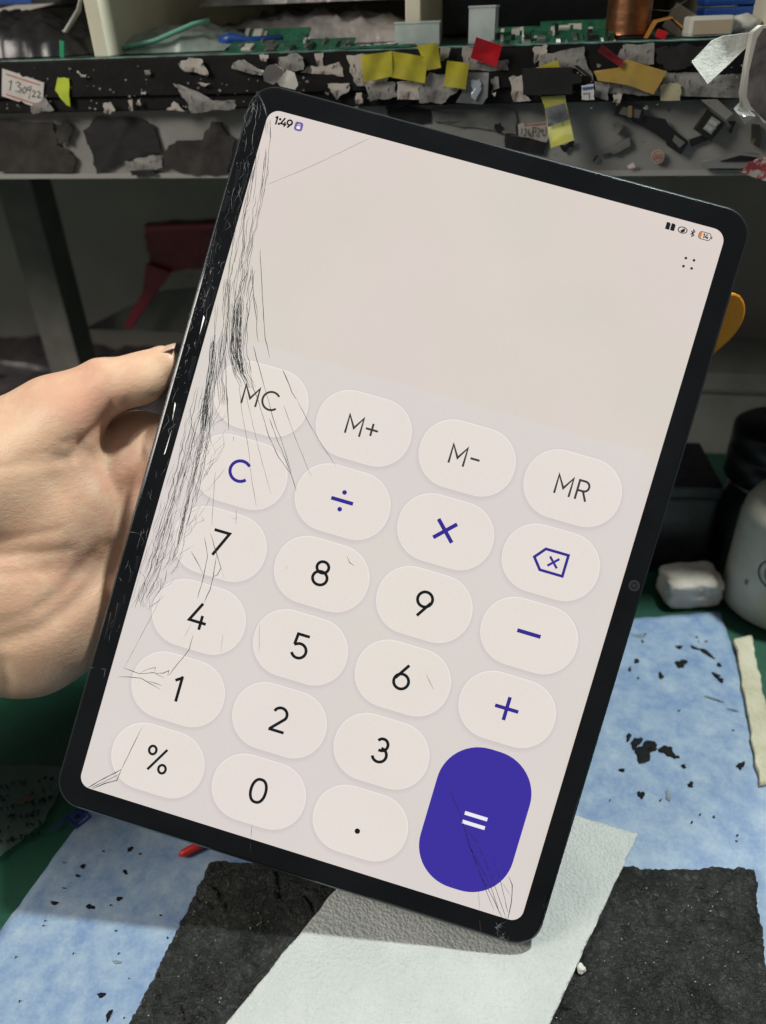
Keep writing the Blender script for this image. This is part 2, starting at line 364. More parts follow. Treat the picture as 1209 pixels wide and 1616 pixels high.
# front camera in the bezel
m_lens = mat('lens_glass', (.012, .013, .016), .05, spec=.8); m_ring = mat('lens_ring', (.035, .035, .035), .35)
prism('camera_ring', arc(.0845, -.0003, .0019, .0019, 0, 360, 28)[:-1], .0, .00006, m_ring, tablet)
prism('camera_lens', arc(.0845, -.0003, .0012, .0012, 0, 360, 24)[:-1], .0, .00012, m_lens, tablet)
prism('camera_pupil', arc(.0845, -.0003, .0005, .0005, 0, 360, 16)[:-1], .0, .00016, m_ring, tablet)

# ---- cracks: polylines given where they run on the glass
crk = []     # (points in tablet local, width)
rng = random.Random(11)
def path(ppx): return [tl(*p) for p in ppx]
def wander(pts, amp, step=.0022, r=rng):
    out = []
    for (x, y), (x2, y2) in zip(pts, pts[1:]):
        n = max(1, int(math.hypot(x2 - x, y2 - y) / step))
        for k in range(n):
            t = k / n; j = amp if (k or not out) else amp * .3
            out.append((x + (x2 - x) * t + r.gauss(0, j), y + (y2 - y) * t + r.gauss(0, j)))
    out.append(pts[-1]); return out
def crack(ppx, w=.00022, amp=.00012, breaks=0.0, raw=False):
    p = wander(ppx if raw else path(ppx), amp)
    seg = []
    for q in p:
        if breaks and rng.random() < breaks and len(seg) > 1: crk.append((seg, w)); seg = []
        else: seg.append(q)
    if len(seg) > 1: crk.append((seg, w))
def bundle(ppx, n, spread, w=.00017, amp=.0002, br=.25, ends=.25):
    base = path(ppx); w *= .78; br *= .55
    for _ in range(int(n * 1.1)):
        d = rng.gauss(0, spread); a = rng.uniform(0, ends); b = 1 - rng.uniform(0, ends)
        i0 = int(a * (len(base) - 1)); i1 = max(i0 + 1, int(math.ceil(b * (len(base) - 1))))
        dd = rng.gauss(0, spread * .35)
        crack([(x + d + dd * math.sin(k), y + d * .25) for k, (x, y) in enumerate(base[i0:i1 + 1])], w * rng.uniform(.6, 1.25), amp, br, True)
bundle([(424, 190), (424, 225), (420, 262), (416, 300), (409, 335), (400, 370), (392, 400), (386, 430)], 4, .0006, br=.1, ends=.1)
bundle([(410, 235), (404, 280), (398, 320), (390, 350), (388, 390), (380, 430)], 5, .0010, br=.15)
bundle([(398, 270), (386, 310), (378, 350), (370, 400), (362, 440), (352, 490)], 6, .0014, br=.12)
bundle([(386, 425), (378, 470), (373, 520), (374, 560), (382, 590), (392, 612)], 26, .0016, .00019, .00025, .22, .35)
bundle([(374, 480), (371, 520), (371, 560), (378, 590)], 20, .0012, .00018, .0003, .25, .3)
bundle([(362, 440), (358, 500), (354, 550), (350, 590), (356, 640)], 9, .0010, br=.2)
bundle([(345, 480), (342, 530), (336, 585), (329, 632), (322, 690), (312, 738), (297, 800), (284, 860), (276, 885)], 14, .0010, .00018, .0002, .12, .35)
bundle([(338, 540), (334, 585), (328, 630), (322, 680)], 14, .0009, .00018, .00025, .2, .3)
bundle([(318, 612), (303, 680), (288, 740), (270, 800), (254, 855), (240, 905), (226, 935), (216, 960)], 8, .0012, .00017, .0002, .12, .3)
bundle([(300, 660), (282, 730), (262, 800), (242, 860), (228, 905), (214, 950)], 8, .0014, .00017, .0002, .12, .3)
for _ in range(120):          # the net of short slivers by the left bezel
    y = rng.uniform(640, 965); t = (y - 640) / 325
    xl = 312 - t * 100 + rng.uniform(0, 8); x = xl + rng.uniform(0, 58 * (1 - abs(t - .4)))
    l = rng.uniform(12, 42); s = rng.choice((-1, 1, 1))
    crack([(x, y), (x + s * rng.uniform(3, 12) + 4, y - l * .5), (x + s * rng.uniform(4, 18) + 6, y - l)], .0001, .0001)
for pl, w_, a_ in (([(411, 395), (413, 440), (416, 500), (419, 535), (426, 565)], .0002, .0001), ([(398, 420), (400, 460), (403, 490), (405, 505)], .0002, .0002), ([(396, 475), (400, 465), (404, 480), (408, 540)], .00016, .0002),
        ([(395, 600), (405, 625), (425, 690), (440, 722), (459, 748)], .0002, .00008), ([(400, 545), (420, 620), (434, 668), (446, 700), (460, 745)], .00018, .00008),
        ([(425, 660), (436, 690), (452, 728), (460, 750), (468, 775)], .0002, .00006), ([(377, 600), (382, 650), (392, 705), (398, 760), (405, 800)], .00011, .00004), ([(388, 620), (404, 690), (414, 730), (428, 780)], .0001, .00004),
        ([(447, 585), (461, 620), (468, 630)], .00032, .0001), ([(468, 630), (490, 672), (510, 705), (530, 735)], .00013, .00004), ([(448, 640), (466, 690), (486, 740), (492, 752)], .00012, .00003),
        ([(356, 560), (357, 610), (360, 648), (361, 680)], .00024, .0001), ([(369, 689), (369, 697)], .0003, 0), ([(373, 805), (373, 828)], .0002, .00005), ([(367, 818), (374, 819)], .0002, 0),
        ([(340, 745), (337, 790), (335, 830)], .00012, .00005), ([(332, 840), (342, 873), (349, 896), (344, 907), (337, 910)], .00022, .00012), ([(342, 876), (337, 910), (332, 930), (322, 952)], .00022, .00008),
        ([(323, 848), (328, 879), (323, 901), (318, 924), (312, 944)], .00022, .00015), ([(302, 870), (315, 893), (321, 906)], .00022, .00005), ([(349, 896), (355, 914)], .00012, 0),
        ([(305, 1002), (299, 1025), (288, 1039), (274, 1056), (267, 1066)], .0002, .00006), ([(302, 985), (290, 1008)], .0001, .00003), ([(186, 1068), (204, 1068), (223, 1070), (238, 1079), (254, 1088)], .00022, .0001),
        ([(232, 1074), (246, 1078), (256, 1082)], .0002, .0001), ([(196, 1054), (221, 1063), (243, 1061), (260, 1070)], .00024, .0001), ([(221, 1062), (232, 1056), (246, 1053), (244, 1060)], .00018, .0001),
        ([(247, 1062), (258, 1062), (267, 1058), (265, 1067)], .0002, .0001), ([(196, 1054), (215, 1019), (246, 960), (256, 935)], .0001, .00003), ([(225, 1147), (208, 1181), (192, 1214)], .00018, .00003),
        ([(192, 1214), (165, 1228), (139, 1243)], .00028, .00006), ([(192, 1214), (185, 1231), (166, 1236), (146, 1244)], .00028, .00006), ([(191, 1220), (172, 1230), (143, 1243)], .0002, .00004),
        ([(708, 1241), (725, 1282), (733, 1306), (741, 1335), (754, 1367), (762, 1388), (778, 1417), (794, 1451)], .0002, .00006), ([(725, 1282), (733, 1306), (741, 1335), (754, 1367)], .00022, .00004),
        ([(735, 1306), (754, 1330), (767, 1362), (780, 1396), (799, 1449)], .00018, .00006), ([(741, 1335), (760, 1370), (775, 1400), (788, 1440)], .00018, .00006), ([(754, 1367), (766, 1402), (780, 1436)], .00014, .00004),
        ([(778, 1355), (790, 1390), (797, 1420), (802, 1440)], .00016, .00006), ([(803, 1383), (808, 1396), (807, 1423), (801, 1451)], .0003, .00012), ([(793, 1393), (806, 1414)], .00014, .00004),
        ([(755, 1405), (757, 1436)], .00012, .00003), ([(548, 878), (552, 888), (560, 893)], .00022, .00004), ([(452, 893), (453, 898)], .00022, 0), ([(671, 1062), (678, 1075), (685, 1089)], .00016, .00002),
        ([(585, 218), (515, 252), (473, 271), (422, 292)], .0001, .00003), ([(398, 1302), (396, 1322)], .00014, .00003), ([(410, 985), (409, 1030)], .00009, .00003), ([(352, 1000), (349, 1030)], .00008, .00003)):
    crack(pl, w_, a_)
m_crk = mat('crack_dark', (.022, .026, .026), .35, (.12, .13, .13), 900, .52, .75); m_chip = mat('glass_chip', (.26, .29, .29), .25, (.05, .055, .055), 420, .42, .6, spec=.8)
def crack_obj(name, lst, m, z):
    v, f = [], []
    for pts, w_ in lst:
        n = len(pts); ws = [w_ * rng.uniform(.65, 1.25) for _ in pts]; ws[0] *= .35; ws[-1] *= .35
        rv, rq = ribbon(pts, ws); o = len(v); v += [V((x, y, z)) for x, y in rv]; f += [tuple(i + o for i in q) for q in rq]
    me = bpy.data.meshes.new(name); me.from_pydata(v, [], f); me.materials.append(m)
    o = bpy.data.objects.new(name, me); COL.objects.link(o); o.parent = tablet; tag(o, kind='stuff'); return o
inside = [c for c in crk]
crack_obj('glass_cracks', inside, m_crk, LZ + .00022)
# splinters and lifted edges of the broken left bezel, their glints painted in as pale colour
crk = []
bez = [((94.6 + (1218 - y) * .2793 + 125.5 + (1239.3 - y) * .2797) / 2 + 1.5, y) for y in range(158, 1060, 45)]
bl = path(bez)
def bz(t, s):      # t along the bezel 0..1, s across
    k = t * (len(bl) - 1); i = min(int(k), len(bl) - 2); a = k - i
    return (bl[i][0] * (1 - a) + bl[i + 1][0] * a + s, bl[i][1] * (1 - a) + bl[i + 1][1] * a)
for _ in range(80):
    t = rng.random() ** 1.5; s = rng.uniform(-.0030, .0032); l = rng.uniform(.006, .05)
    crack([bz(min(1, t + l * k / 3), s + rng.gauss(0, .0005)) for k in range(4)], .00011, .0002, .28, True)
for tc_, n_ in ((.29, 12), (.335, 26), (.36, 16), (.43, 8), (.48, 8), (.12, 5)):        # crushed spots
    for _ in range(n_):
        t = tc_ + rng.gauss(0, .014); s = max(-.0032, min(.0032, -.0003 + rng.gauss(0, .0011)))
        a = rng.uniform(0, 6.3); l = rng.uniform(.0003, .0016); x, y = bz(max(0, min(1, t)), s)
        crack([(x, y), (x + l * .3 * math.cos(a), y + l * math.sin(a)), (x + l * .4 * math.cos(a + .8) + l * .2, y + l * 1.2 * math.sin(a + .8))], .00013, .0001, 0, True)
for _ in range(5): crack([(408, 149), (413, 158), (418, 171), (421, 184)], .00022, .0003, .1)
crack([(406, 152), (400, 166), (394, 192), (386, 240)], .00014, .0002, .2); crack([(406, 156), (404, 185), (396, 240), (391, 280)], .00016, .0003, .15)
for _ in range(16): x, y = tl(rng.uniform(782, 803), rng.uniform(1458, 1484)); crack([(x, y), (x + rng.gauss(0, .0009), y + rng.gauss(0, .0009)), (x + rng.gauss(0, .0012), y + rng.gauss(0, .0012))], .00014, .0001, 0, True)
for _ in range(7): x, y = tl(rng.uniform(858, 868), rng.uniform(1415, 1450)); crack([(x, y), (x - .0006, y + .0014)], .0001, .0001, 0, True)
crack([(779, 1480), (820, 1490)], .0001, .0001, .3); crack([(757, 1452), (759, 1472)], .00012, .0001, .1); crack([(395, 1330), (396, 1345)], .0001, .0002, .1)
crack([(213, 782), (226, 786)], .0001, 0); crack([(198, 838), (221, 842)], .00012, .00005); crack([(160, 1055), (167, 1056), (164, 1070)], .00014, .0001)
crack_obj('glass_splinters', crk, m_chip, .00012)
# long dark shards still lying in the bezel, each slightly raised
m_shard = mat('shard_glass', (.008, .009, .011), .05, spec=.9)
for _ in range(26):
    t = rng.uniform(.02, .95); l = rng.uniform(.02, .05); s = rng.uniform(-.0026, .0028); wdt = rng.uniform(.0004, .0011)
    p0, p1 = bz(t, s), bz(min(1, t + l), s + rng.gauss(0, .0004))
    h = rng.uniform(.00012, .00045)
    v = [V((p0[0] - wdt, p0[1], .00006)), V((p0[0] + wdt, p0[1], .00006)), V((p1[0] + wdt * .6, p1[1], .00006)), V((p1[0] - wdt * .4, p1[1], .00006)), V((p0[0] - wdt * .3, p0[1] - .0008, h)), V((p1[0] + wdt * .2, p1[1] + .0008, h * .4))]
    link('glass_shard', v, [(0, 3, 2, 1), (0, 1, 4), (1, 2, 5, 4), (2, 3, 5), (3, 0, 4, 5)], m_shard, tablet)
low = min((TM @ V((sx_ * (BW / 2 - .003), -BH / 2, zz))).z for sx_ in (-1, 1) for zz in (0, -TH))
print('TABLET LOWEST Z', low)

# ================================================================== HAND (one continuous skin grown from a blended field)
def hp(px, py, dz):
    """hand modelling space (photograph pixels, depth behind the tablet front in the same unit) -> place"""
    p = onpl(px, py, TC, TN); return CAM + (p - CAM) * (1 + dz / 1190.0)
def surface_nets(fld, org, st):
    s = fld < 0; nx, ny, nz = fld.shape
    idx = -np.ones((nx - 1, ny - 1, nz - 1), np.int64)
    cnt = np.zeros((nx - 1, ny - 1, nz - 1)); acc = np.zeros((nx - 1, ny - 1, nz - 1, 3))
    cor = [(i, j, k) for i in (0, 1) for j in (0, 1) for k in (0, 1)]
    sl = lambda c: (slice(c[0], nx - 1 + c[0]), slice(c[1], ny - 1 + c[1]), slice(c[2], nz - 1 + c[2]))
    for a in cor:
        for ax in range(3):
            if a[ax]: continue
            b = list(a); b[ax] = 1
            fa, fb = fld[sl(a)], fld[sl(b)]; x = (fa < 0) != (fb < 0)
            t = np.where(x, fa / np.where(x, fa - fb, 1), 0)
            for q in range(3): acc[..., q] += np.where(x, a[q] + (t if q == ax else 0), 0)
            cnt += x
    m = cnt > 0; idx[m] = np.arange(m.sum())
    g = np.argwhere(m); vert = (g + acc[m] / cnt[m][:, None]) * st + np.array(org)
    faces = []
    for ax in range(3):
        o1, o2 = [q for q in range(3) if q != ax]
        A = [slice(1, n - 1) for n in fld.shape]; B = list(A); A[ax] = slice(0, fld.shape[ax] - 1); B[ax] = slice(1, fld.shape[ax])
        x = np.argwhere(s[tuple(A)] != s[tuple(B)])
        base = x.copy(); base[:, o1] += 1; base[:, o2] += 1
        def cell(d1, d2):
            c = base.copy(); c[:, o1] -= d1; c[:, o2] -= d2; return idx[c[:, 0], c[:, 1], c[:, 2]]
        faces.append(np.stack([cell(0, 0), cell(1, 0), cell(1, 1), cell(0, 1)], 1))
    return vert, np.concatenate(faces)
def build_hand():
    st = 4.5; org = (-620., 490., -300.)
    gx, gy, gz = [np.arange(o, e, st, dtype=np.float32) for o, e in zip(org, (600, 1290, 290))]
    X, Y, Z = np.meshgrid(gx, gy, gz, indexing='ij')
    def caps(a, b, ra, rb, zs=1.0):
        a = np.array(a, float); b = np.array(b, float); d = b - a; sc = np.array([1, 1, zs])
        dd = ((d * sc) ** 2).sum()
        t = np.clip(((X - a[0]) * d[0] + (Y - a[1]) * d[1] + (Z - a[2]) * d[2] * zs * zs) / dd, 0, 1)
        return np.sqrt((X - a[0] - d[0] * t) ** 2 + (Y - a[1] - d[1] * t) ** 2 + ((Z - a[2] - d[2] * t) * zs) ** 2) - (ra + (rb - ra) * t)
    def ell(c, r, rot=0):
        x, y = X - c[0], Y - c[1]; ca, sa = math.cos(rot), math.sin(rot); x, y = x * ca + y * sa, -x * sa + y * ca
        k0 = np.sqrt((x / r[0]) ** 2 + (y / r[1]) ** 2 + ((Z - c[2]) / r[2]) ** 2); k1 = np.sqrt((x / r[0] ** 2) ** 2 + (y / r[1] ** 2) ** 2 + ((Z - c[2]) / r[2] ** 2) ** 2)
        return k0 * (k0 - 1) / np.maximum(k1, 1e-6)
    def smin(a, b, k):
        h = np.maximum(k - np.abs(a - b), 0) / k; return np.minimum(a, b) - h * h * k * .25
    f = caps((-60, 905, 110), (-280, 985, 30), 170, 150, 1.4); f = smin(f, caps((-280, 985, 30), (-560, 1110, -150), 150, 160, 1.3), 30)   # wrist and forearm
    f = smin(f, ell((-10, 880, 125), (170, 190, 95)), 40)                            # palm core
    f = smin(f, caps((40, 850, 150), (240, 830, 125), 105, 74), 30)                  # palm running behind the tablet
    f = smin(f, caps((50, 800, 158), (215, 724, 112), 92, 76), 34)                   # index metacarpal side
    f = smin(f, ell((40, 955, 85), (140, 148, 92), .25), 45)                         # heel of the hand
    th = caps((-62, 775, 60), (84, 664, 42), 118, 70)
    th = smin(th, ell((62, 795, 72), (128, 150, 92), -.1), 45)                       # ball of the thumb
    f = smin(f, th, 14)
    tb = caps((84, 664, 42), (160, 612, 34), 68, 47); tb = smin(tb, caps((162, 612, 34), (222, 597, 38), 45, 40), 10); tb = smin(tb, caps((222, 597, 38), (256, 573, 36), 39, 29), 14)
    f = smin(f, tb, 22)
    for ch in (((230, 722, 110, 66), (310, 702, 82, 46), (420, 690, 72, 39), (520, 694, 66, 33)), ((230, 800, 112, 66), (300, 792, 84, 48), (440, 790, 74, 41), (565, 802, 67, 34)),
               ((220, 870, 112, 62), (285, 872, 84, 46), (415, 880, 73, 39), (535, 892, 66, 33)), ((190, 940, 112, 58), (250, 950, 80, 40), (350, 972, 69, 35), (432, 988, 62, 28))):
        g = None
        for p, q in zip(ch, ch[1:]):
            c_ = caps(p[:3], q[:3], p[3], q[3]); g = c_ if g is None else smin(g, c_, 8)
        f = smin(f, g, 16)
    vert, fac = surface_nets(f, org, st)
    # relax, then press the creases in along the surface normal
    e = np.concatenate([fac[:, [0, 1]], fac[:, [1, 2]], fac[:, [2, 3]], fac[:, [3, 0]]]); e = np.concatenate([e, e[:, ::-1]])
    deg = np.bincount(e[:, 0], minlength=len(vert))[:, None]
    def lap(v):
        s = np.zeros_like(v)
        for q in range(3): s[:, q] = np.bincount(e[:, 0], v[e[:, 1], q], minlength=len(v))
        return s / np.maximum(deg, 1)
    for _ in range(4): vert = vert * .45 + lap(vert) * .55
    gi = np.clip(((vert - np.array(org)) / st).round().astype(int), 0, np.array(f.shape) - 1)
    n = np.stack([gg[gi[:, 0], gi[:, 1], gi[:, 2]] for gg in np.gradient(f)], 1).astype(float)
    for _ in range(3): n = n * .5 + lap(n) * .5
    n /= np.maximum(np.linalg.norm(n, axis=1, keepdims=True), 1e-9)
    def pdist(pl):
        d = np.full(len(vert), 1e9)
        for a, b in zip(pl, pl[1:]):
            a = np.array(a, float); b = np.array(b, float); w = b - a; p = vert[:, :2] - a; t = np.clip(p @ w / (w @ w), 0, 1)
            d = np.minimum(d, np.linalg.norm(p - t[:, None] * w, axis=1))
        return d
    front = np.clip(-n[:, 2] * 1.6 - .1, 0, 1) * np.clip((150 - vert[:, 2]) / 60, 0, 1)
    disp = np.zeros(len(vert))
    for pl, dep, wd in (([(172, 596), (175, 622), (178, 652)], 4.0, 6), ([(160, 600), (163, 630)], 1.5, 6), ([(178, 650), (158, 674), (130, 700), (121, 716)], 7, 8),
                        ([(126, 704), (160, 730), (182, 775)], 3, 9), ([(118, 577), (140, 582), (158, 592)], 2.2, 6), ([(100, 700), (128, 690)], 2.2, 8), ([(30, 726), (70, 716), (118, 724)], 2.4, 7),
                        ([(-40, 742), (20, 736), (98, 728)], 2.6, 6), ([(-40, 858), (30, 848), (92, 836)], 2.6, 6), ([(-40, 880), (40, 874), (110, 868)], 2.8, 7), ([(-40, 912), (30, 905), (80, 900)], 1.8, 6),
                        ([(10, 1010), (62, 992), (115, 955), (160, 905), (180, 868)], 7, 17), ([(0, 985), (50, 968), (100, 936), (150, 880)], 3, 10), ([(6, 1045), (12, 1075), (14, 1118)], 5, 7), ([(90, 760), (120, 800), (140, 860), (140, 900)], 2, 14),
                        ([(60, 960), (100, 925), (160, 860)], 2.2, 8), ([(205, 700), (215, 740), (205, 790)], 5, 9), ([(222, 690), (235, 720)], 4, 8)):
        disp += .9 * dep * np.exp(-(pdist(pl) / wd) ** 2) * front
    d1 = disp[:, None].repeat(3, 1)
    for _ in range(3): d1 = d1 * .5 + lap(d1) * .5
    vert -= n * d1[:, :1]
    for _ in range(2): vert = vert * .6 + lap(vert) * .4
    # broad lumps of flesh
    lump = np.array([mnoise.noise(V((a[0] / 60, a[1] / 60, a[2] / 60))) for a in vert]); vert += n * (lump * 1.6)[:, None]
    world = [hp(*p) for p in vert]
    return world, fac
hv, hf = build_hand()
def skin_mat():
    m = bpy.data.materials.new('skin'); m.use_nodes = True; nt = m.node_tree; N = nt.nodes; L = nt.links; b = N['Principled BSDF']
    tc = N.new('ShaderNodeTexCoord')
    def noi(s, d=5, st=None):
        n = N.new('ShaderNodeTexNoise'); n.inputs['Scale'].default_value = s; n.inputs['Detail'].default_value = d
        if st:
            mp = N.new('ShaderNodeMapping'); mp.inputs['Scale'].default_value = st; mp.inputs['Rotation'].default_value = (0, .2, .3); L.new(tc.outputs['Object'], mp.inputs[0]); L.new(mp.outputs[0], n.inputs[0])
        else: L.new(tc.outputs['Object'], n.inputs[0])
        return n.outputs['Fac']
    def ramp(v, a, b_, lo, hi):
        r = N.new('ShaderNodeMapRange'); r.inputs[1].default_value = lo; r.inputs[2].default_value = hi; L.new(v, r.inputs[0])
        x = N.new('ShaderNodeMix'); x.data_type = 'RGBA'; L.new(r.outputs[0], x.inputs[0])
        for i, c in ((6, a), (7, b_)):
            if isinstance(c, tuple): x.inputs[i].default_value = (*c, 1)
            else: L.new(c, x.inputs[i])
        return x.outputs[2]
    c1 = ramp(noi(38), (.74, .49, .33), (.69, .41, .285), .35, .68)
    c2 = ramp(noi(170, 3), c1, (.75, .53, .36), .45, .75)
    c3 = ramp(noi(26, 2), c2, (.68, .36, .25), .60, .85)
    L.new(c3, b.inputs['Base Color'])
    b.inputs['Roughness'].default_value = .42; b.inputs['Specular IOR Level'].default_value = .42
    b.inputs['Subsurface Weight'].default_value = .14; b.inputs['Subsurface Radius'].default_value = (1, .3, .15); b.inputs['Subsurface Scale'].default_value = .0035
    vo = N.new('ShaderNodeTexVoronoi'); vo.inputs['Scale'].default_value = 1050; L.new(tc.outputs['Object'], vo.inputs[0]); vo.feature = 'DISTANCE_TO_EDGE'
    ma = N.new('ShaderNodeMath'); ma.operation = 'MULTIPLY_ADD'; L.new(vo.outputs['Distance'], ma.inputs[0]); ma.inputs[1].default_value = .5; L.new(noi(420, 6, (1, 1, 1.8)), ma.inputs[2])
    bp = N.new('ShaderNodeBump'); bp.inputs['Strength'].default_value = .36; bp.inputs['Distance'].default_value = .0005; L.new(ma.outputs[0], bp.inputs['Height']); L.new(bp.outputs[0], b.inputs['Normal'])
    return m
m_skin = skin_mat()
hand = link('hand', hv, hf.tolist(), m_skin, None, True)
tag(hand, 'bare left hand gripping the cracked side of the tablet, thumb pointing up', 'hand')
def nail():
    v, f, nu, nv = [], [], 10, 12
    for i in range(nu + 1):
        t = i / nu
        for j in range(nv + 1):
            a = (j / nv - .5) * 2; wz = 23 - 4 * (1 - t)
            px = 220 + 58 * t; py = 561.5 - 21 * t + 7.5 * a * a - 1.5 * math.sin(PI * t)
            v.append((px - (3 * a * a if t > .7 else 0), py, 36 + a * wz))
    for i in range(nu):
        for j in range(nv): k = i * (nv + 1) + j; f.append((k, k + 1, k + nv + 2, k + nv + 1))
    top = [hp(*p) for p in v]; bot = [hp(p[0], p[1] + 3.5, p[2]) for p in v]; n = len(v)
    ff = f + [tuple(q + n for q in reversed(t)) for t in f]
    rim = [j for j in range(nv + 1)] + [i * (nv + 1) + nv for i in range(1, nu + 1)] + [nu * (nv + 1) + j for j in range(nv - 1, -1, -1)] + [i * (nv + 1) for i in range(nu - 1, 0, -1)]
    ff += [(a, b, b + n, a + n) for a, b in zip(rim, rim[1:] + rim[:1])]
    return link('thumb_nail', top + bot, ff, mat('nail', (.62, .52, .36), .3, (.66, .44, .34), 60, .4, .6, spec=.5, sss=.1), hand, True)
nail()

# ================================================================== BENCH ITEMS
def sheet(name, pxs, z, th, m, res=60, amp=0, nsc=30, edge=0, parent=None, zfn=None, smooth=True, seed=0):
    """a thin sheet lying on the bench: four corners given in order, gridded so it can undulate; `edge` roughens its border"""
    P = [onz(px, py, z) if not isinstance(px, Vector) else px for px, py in pxs] if not isinstance(pxs[0], Vector) else pxs
    v, f = [], []; n = res
    for i in range(n + 1):
        for j in range(n + 1):
            a, b = i / n, j / n
            p = P[0] * (1 - a) * (1 - b) + P[1] * a * (1 - b) + P[2] * a * b + P[3] * (1 - a) * b
            if edge:
                bd = min(a, b, 1 - a, 1 - b) * n
                if bd < 1.5:
                    k = V((p.x * 160 + seed, p.y * 160, seed)); k2 = k * 3.1
                    p = p + V((mnoise.noise(k) + .5 * mnoise.noise(k2), mnoise.noise(k + V((9, 9, 9))) + .5 * mnoise.noise(k2 + V((5, 5, 5))), 0)) * edge
            zz = zfn(p, a, b) if zfn else amp * mnoise.noise(V((p.x * nsc, p.y * nsc, seed)))
            v.append(V((p.x, p.y, z + zz)))
    for i in range(n):
        for j in range(n): k = i * (n + 1) + j; f.append((k, k + n + 1, k + n + 2, k + 1))
    N_ = len(v); rim = [j for j in range(n + 1)] + [i * (n + 1) + n for i in range(1, n + 1)] + [n * (n + 1) + j for j in range(n - 1, -1, -1)] + [i * (n + 1) for i in range(n - 1, 0, -1)]
    vb = [V((p.x, p.y, p.z - th)) for p in v]
    ff = f + [tuple(q + N_ for q in reversed(t)) for t in f] + [(a, b, b + N_, a + N_) for a, b in zip(rim, rim[1:] + rim[:1])]
    return link(name, v + vb, ff, m, parent, smooth)
m_blue = mat('blue_mat', (.17, .27, .455), .40, (.36, .465, .56), 75, .38, .64, .12, 500, det=12, nrough=.78, col3=(.17, .27, .46), s3=28, lo3=.52, hi3=.75, spec=.35)
BZ = .0016
bl0, bl1 = onz(130, 1290, BZ), onz(0, 1470, BZ); br0, br1 = onz(1136, 965, BZ), onz(1209, 1185, BZ)
bfl = br0 + (bl0 - bl1).normalized() * 0 + V((-.262, .02, 0)); bfl = bl0 + (bl0 - bl1).normalized() * .10
bmat = sheet('blue_mat', [bfl, br0, br0 + (br1 - br0) * 2.6, bl0 + (bl1 - bl0) * 2.8], BZ, BZ - .0003, m_blue, 70, .0003, 18, .0008)
tag(bmat, 'stained light blue plastic mat spread over the green bench', 'mat')
# burnt residue on the blue mat: raised irregular blobs
m_tar = mat('burnt_residue', (.006, .007, .007), .7, spec=.2, bump=.4, bscale=800)
def blob(name, px, py, rx, ry, z, m, parent, h=.0004, rot=0, seed=0, n=18, wob=.45):
    r = random.Random(seed); ph = [r.uniform(0, 6.28) for _ in range(3)]; v = []
    for k in range(n):
        a = 2 * PI * k / n; q = 1 + wob * (.5 * math.sin(2 * a + ph[0]) + .4 * math.sin(3 * a + ph[1]) + .35 * math.sin(5 * a + ph[2]))
        x, y = rx * q * math.cos(a), ry * q * math.sin(a); v.append((px + x * math.cos(rot) - y * math.sin(rot), py + x * math.sin(rot) + y * math.cos(rot)))
    inner = [((x - px) * .6 + px, (y - py) * .6 + py) for x, y in v]
    vv = [onz(x, y, z) for x, y in v] + [onz(x, y, z + h) for x, y in inner]; 
    ff = [(k, (k + 1) % n, n + (k + 1) % n, n + k) for k in range(n)] + [tuple(range(n, 2 * n))]
    return vv, ff
def blobs(name, lst, z, m, parent, seed=0, h=.0004):
    v, f = [], []
    for i, (px, py, rx, ry, rot) in enumerate(lst):
        a, b = blob(name, px, py, rx, ry, z, m, parent, h, rot, seed + i); o = len(v); v += a; f += [tuple(q + o for q in t) for t in b]
    o = link(name, v, f, m, parent); tag(o, kind='stuff'); return o
rb = random.Random(3)
lst = [(1018, 1186, 15, 17, .3), (1004, 1172, 8, 9, .9), (1026, 1182, 9, 5, 0), (1053, 1185, 11, 9, .4), (1066, 1194, 6, 3, .3), (992, 1163, 4, 6, 0), (1169, 1208, 6, 6, 0), (1075, 1047, 8, 7, .2), (1131, 1066, 5, 4, .5), (1138, 1073, 4, 4, .2), (1115, 1030, 14, 3, .5), (1096, 1022, 6, 2.5, .5), (1072, 1021, 5, 3, .4),
       (1012, 1254, 5, 6, .2), (1090, 1238, 5, 4, 0), (1079, 1209, 4, 3, 0), (982, 1215, 4, 3, 0), (1043, 1066, 4, 5, 0), (1135, 1049, 4, 3, 0), (994, 1056, 3, 3, 0), (1206, 1222, 4, 6, 0), (1005, 1043, 5, 3, 0),
       (130, 1367, 4, 3, 0), (142, 1431, 6, 4, 0), (188, 1418, 5, 3, 0), (86, 1425, 5, 2.5, 0), (197, 1376, 4, 3, .6), (122, 1382, 3, 2.5, 0), (160, 1570, 6, 4, .3), (172, 1602, 4, 9, .2), (205, 1340, 3, 5, .6)]
for _ in range(20): lst.append((rb.uniform(940, 1200), rb.uniform(990, 1330), rb.uniform(.8, 2.2), rb.uniform(.8, 2), 0))
for _ in range(18): lst.append((rb.uniform(20, 280), rb.uniform(1340, 1616), rb.uniform(.8, 2.2), rb.uniform(.8, 2), 0))
blobs('burnt_residue', lst, BZ + .00025, m_tar, bmat, 5)
m_ol = mat('olive_stain', (.13, .19, .22), .6, (.2, .27, .3), 200)
blobs('faint_stains', [(1010, 1003, 9, 3, .2), (1126, 1102, 14, 1.6, .35), (1158, 1120, 10, 1.2, .3), (1055, 1255, 9, 4, 1.2), (185, 1518, 6, 3, .3)], BZ + .0003, m_ol, bmat, 40, .0001)
m_bink = mat('blue_ink', (.02, .03, .22), .6)
def bfn(x, y): p = onz(x, y, BZ); return p.x, p.y
dia = [(104, 1295), (117, 1307), (131, 1288), (142, 1276)]
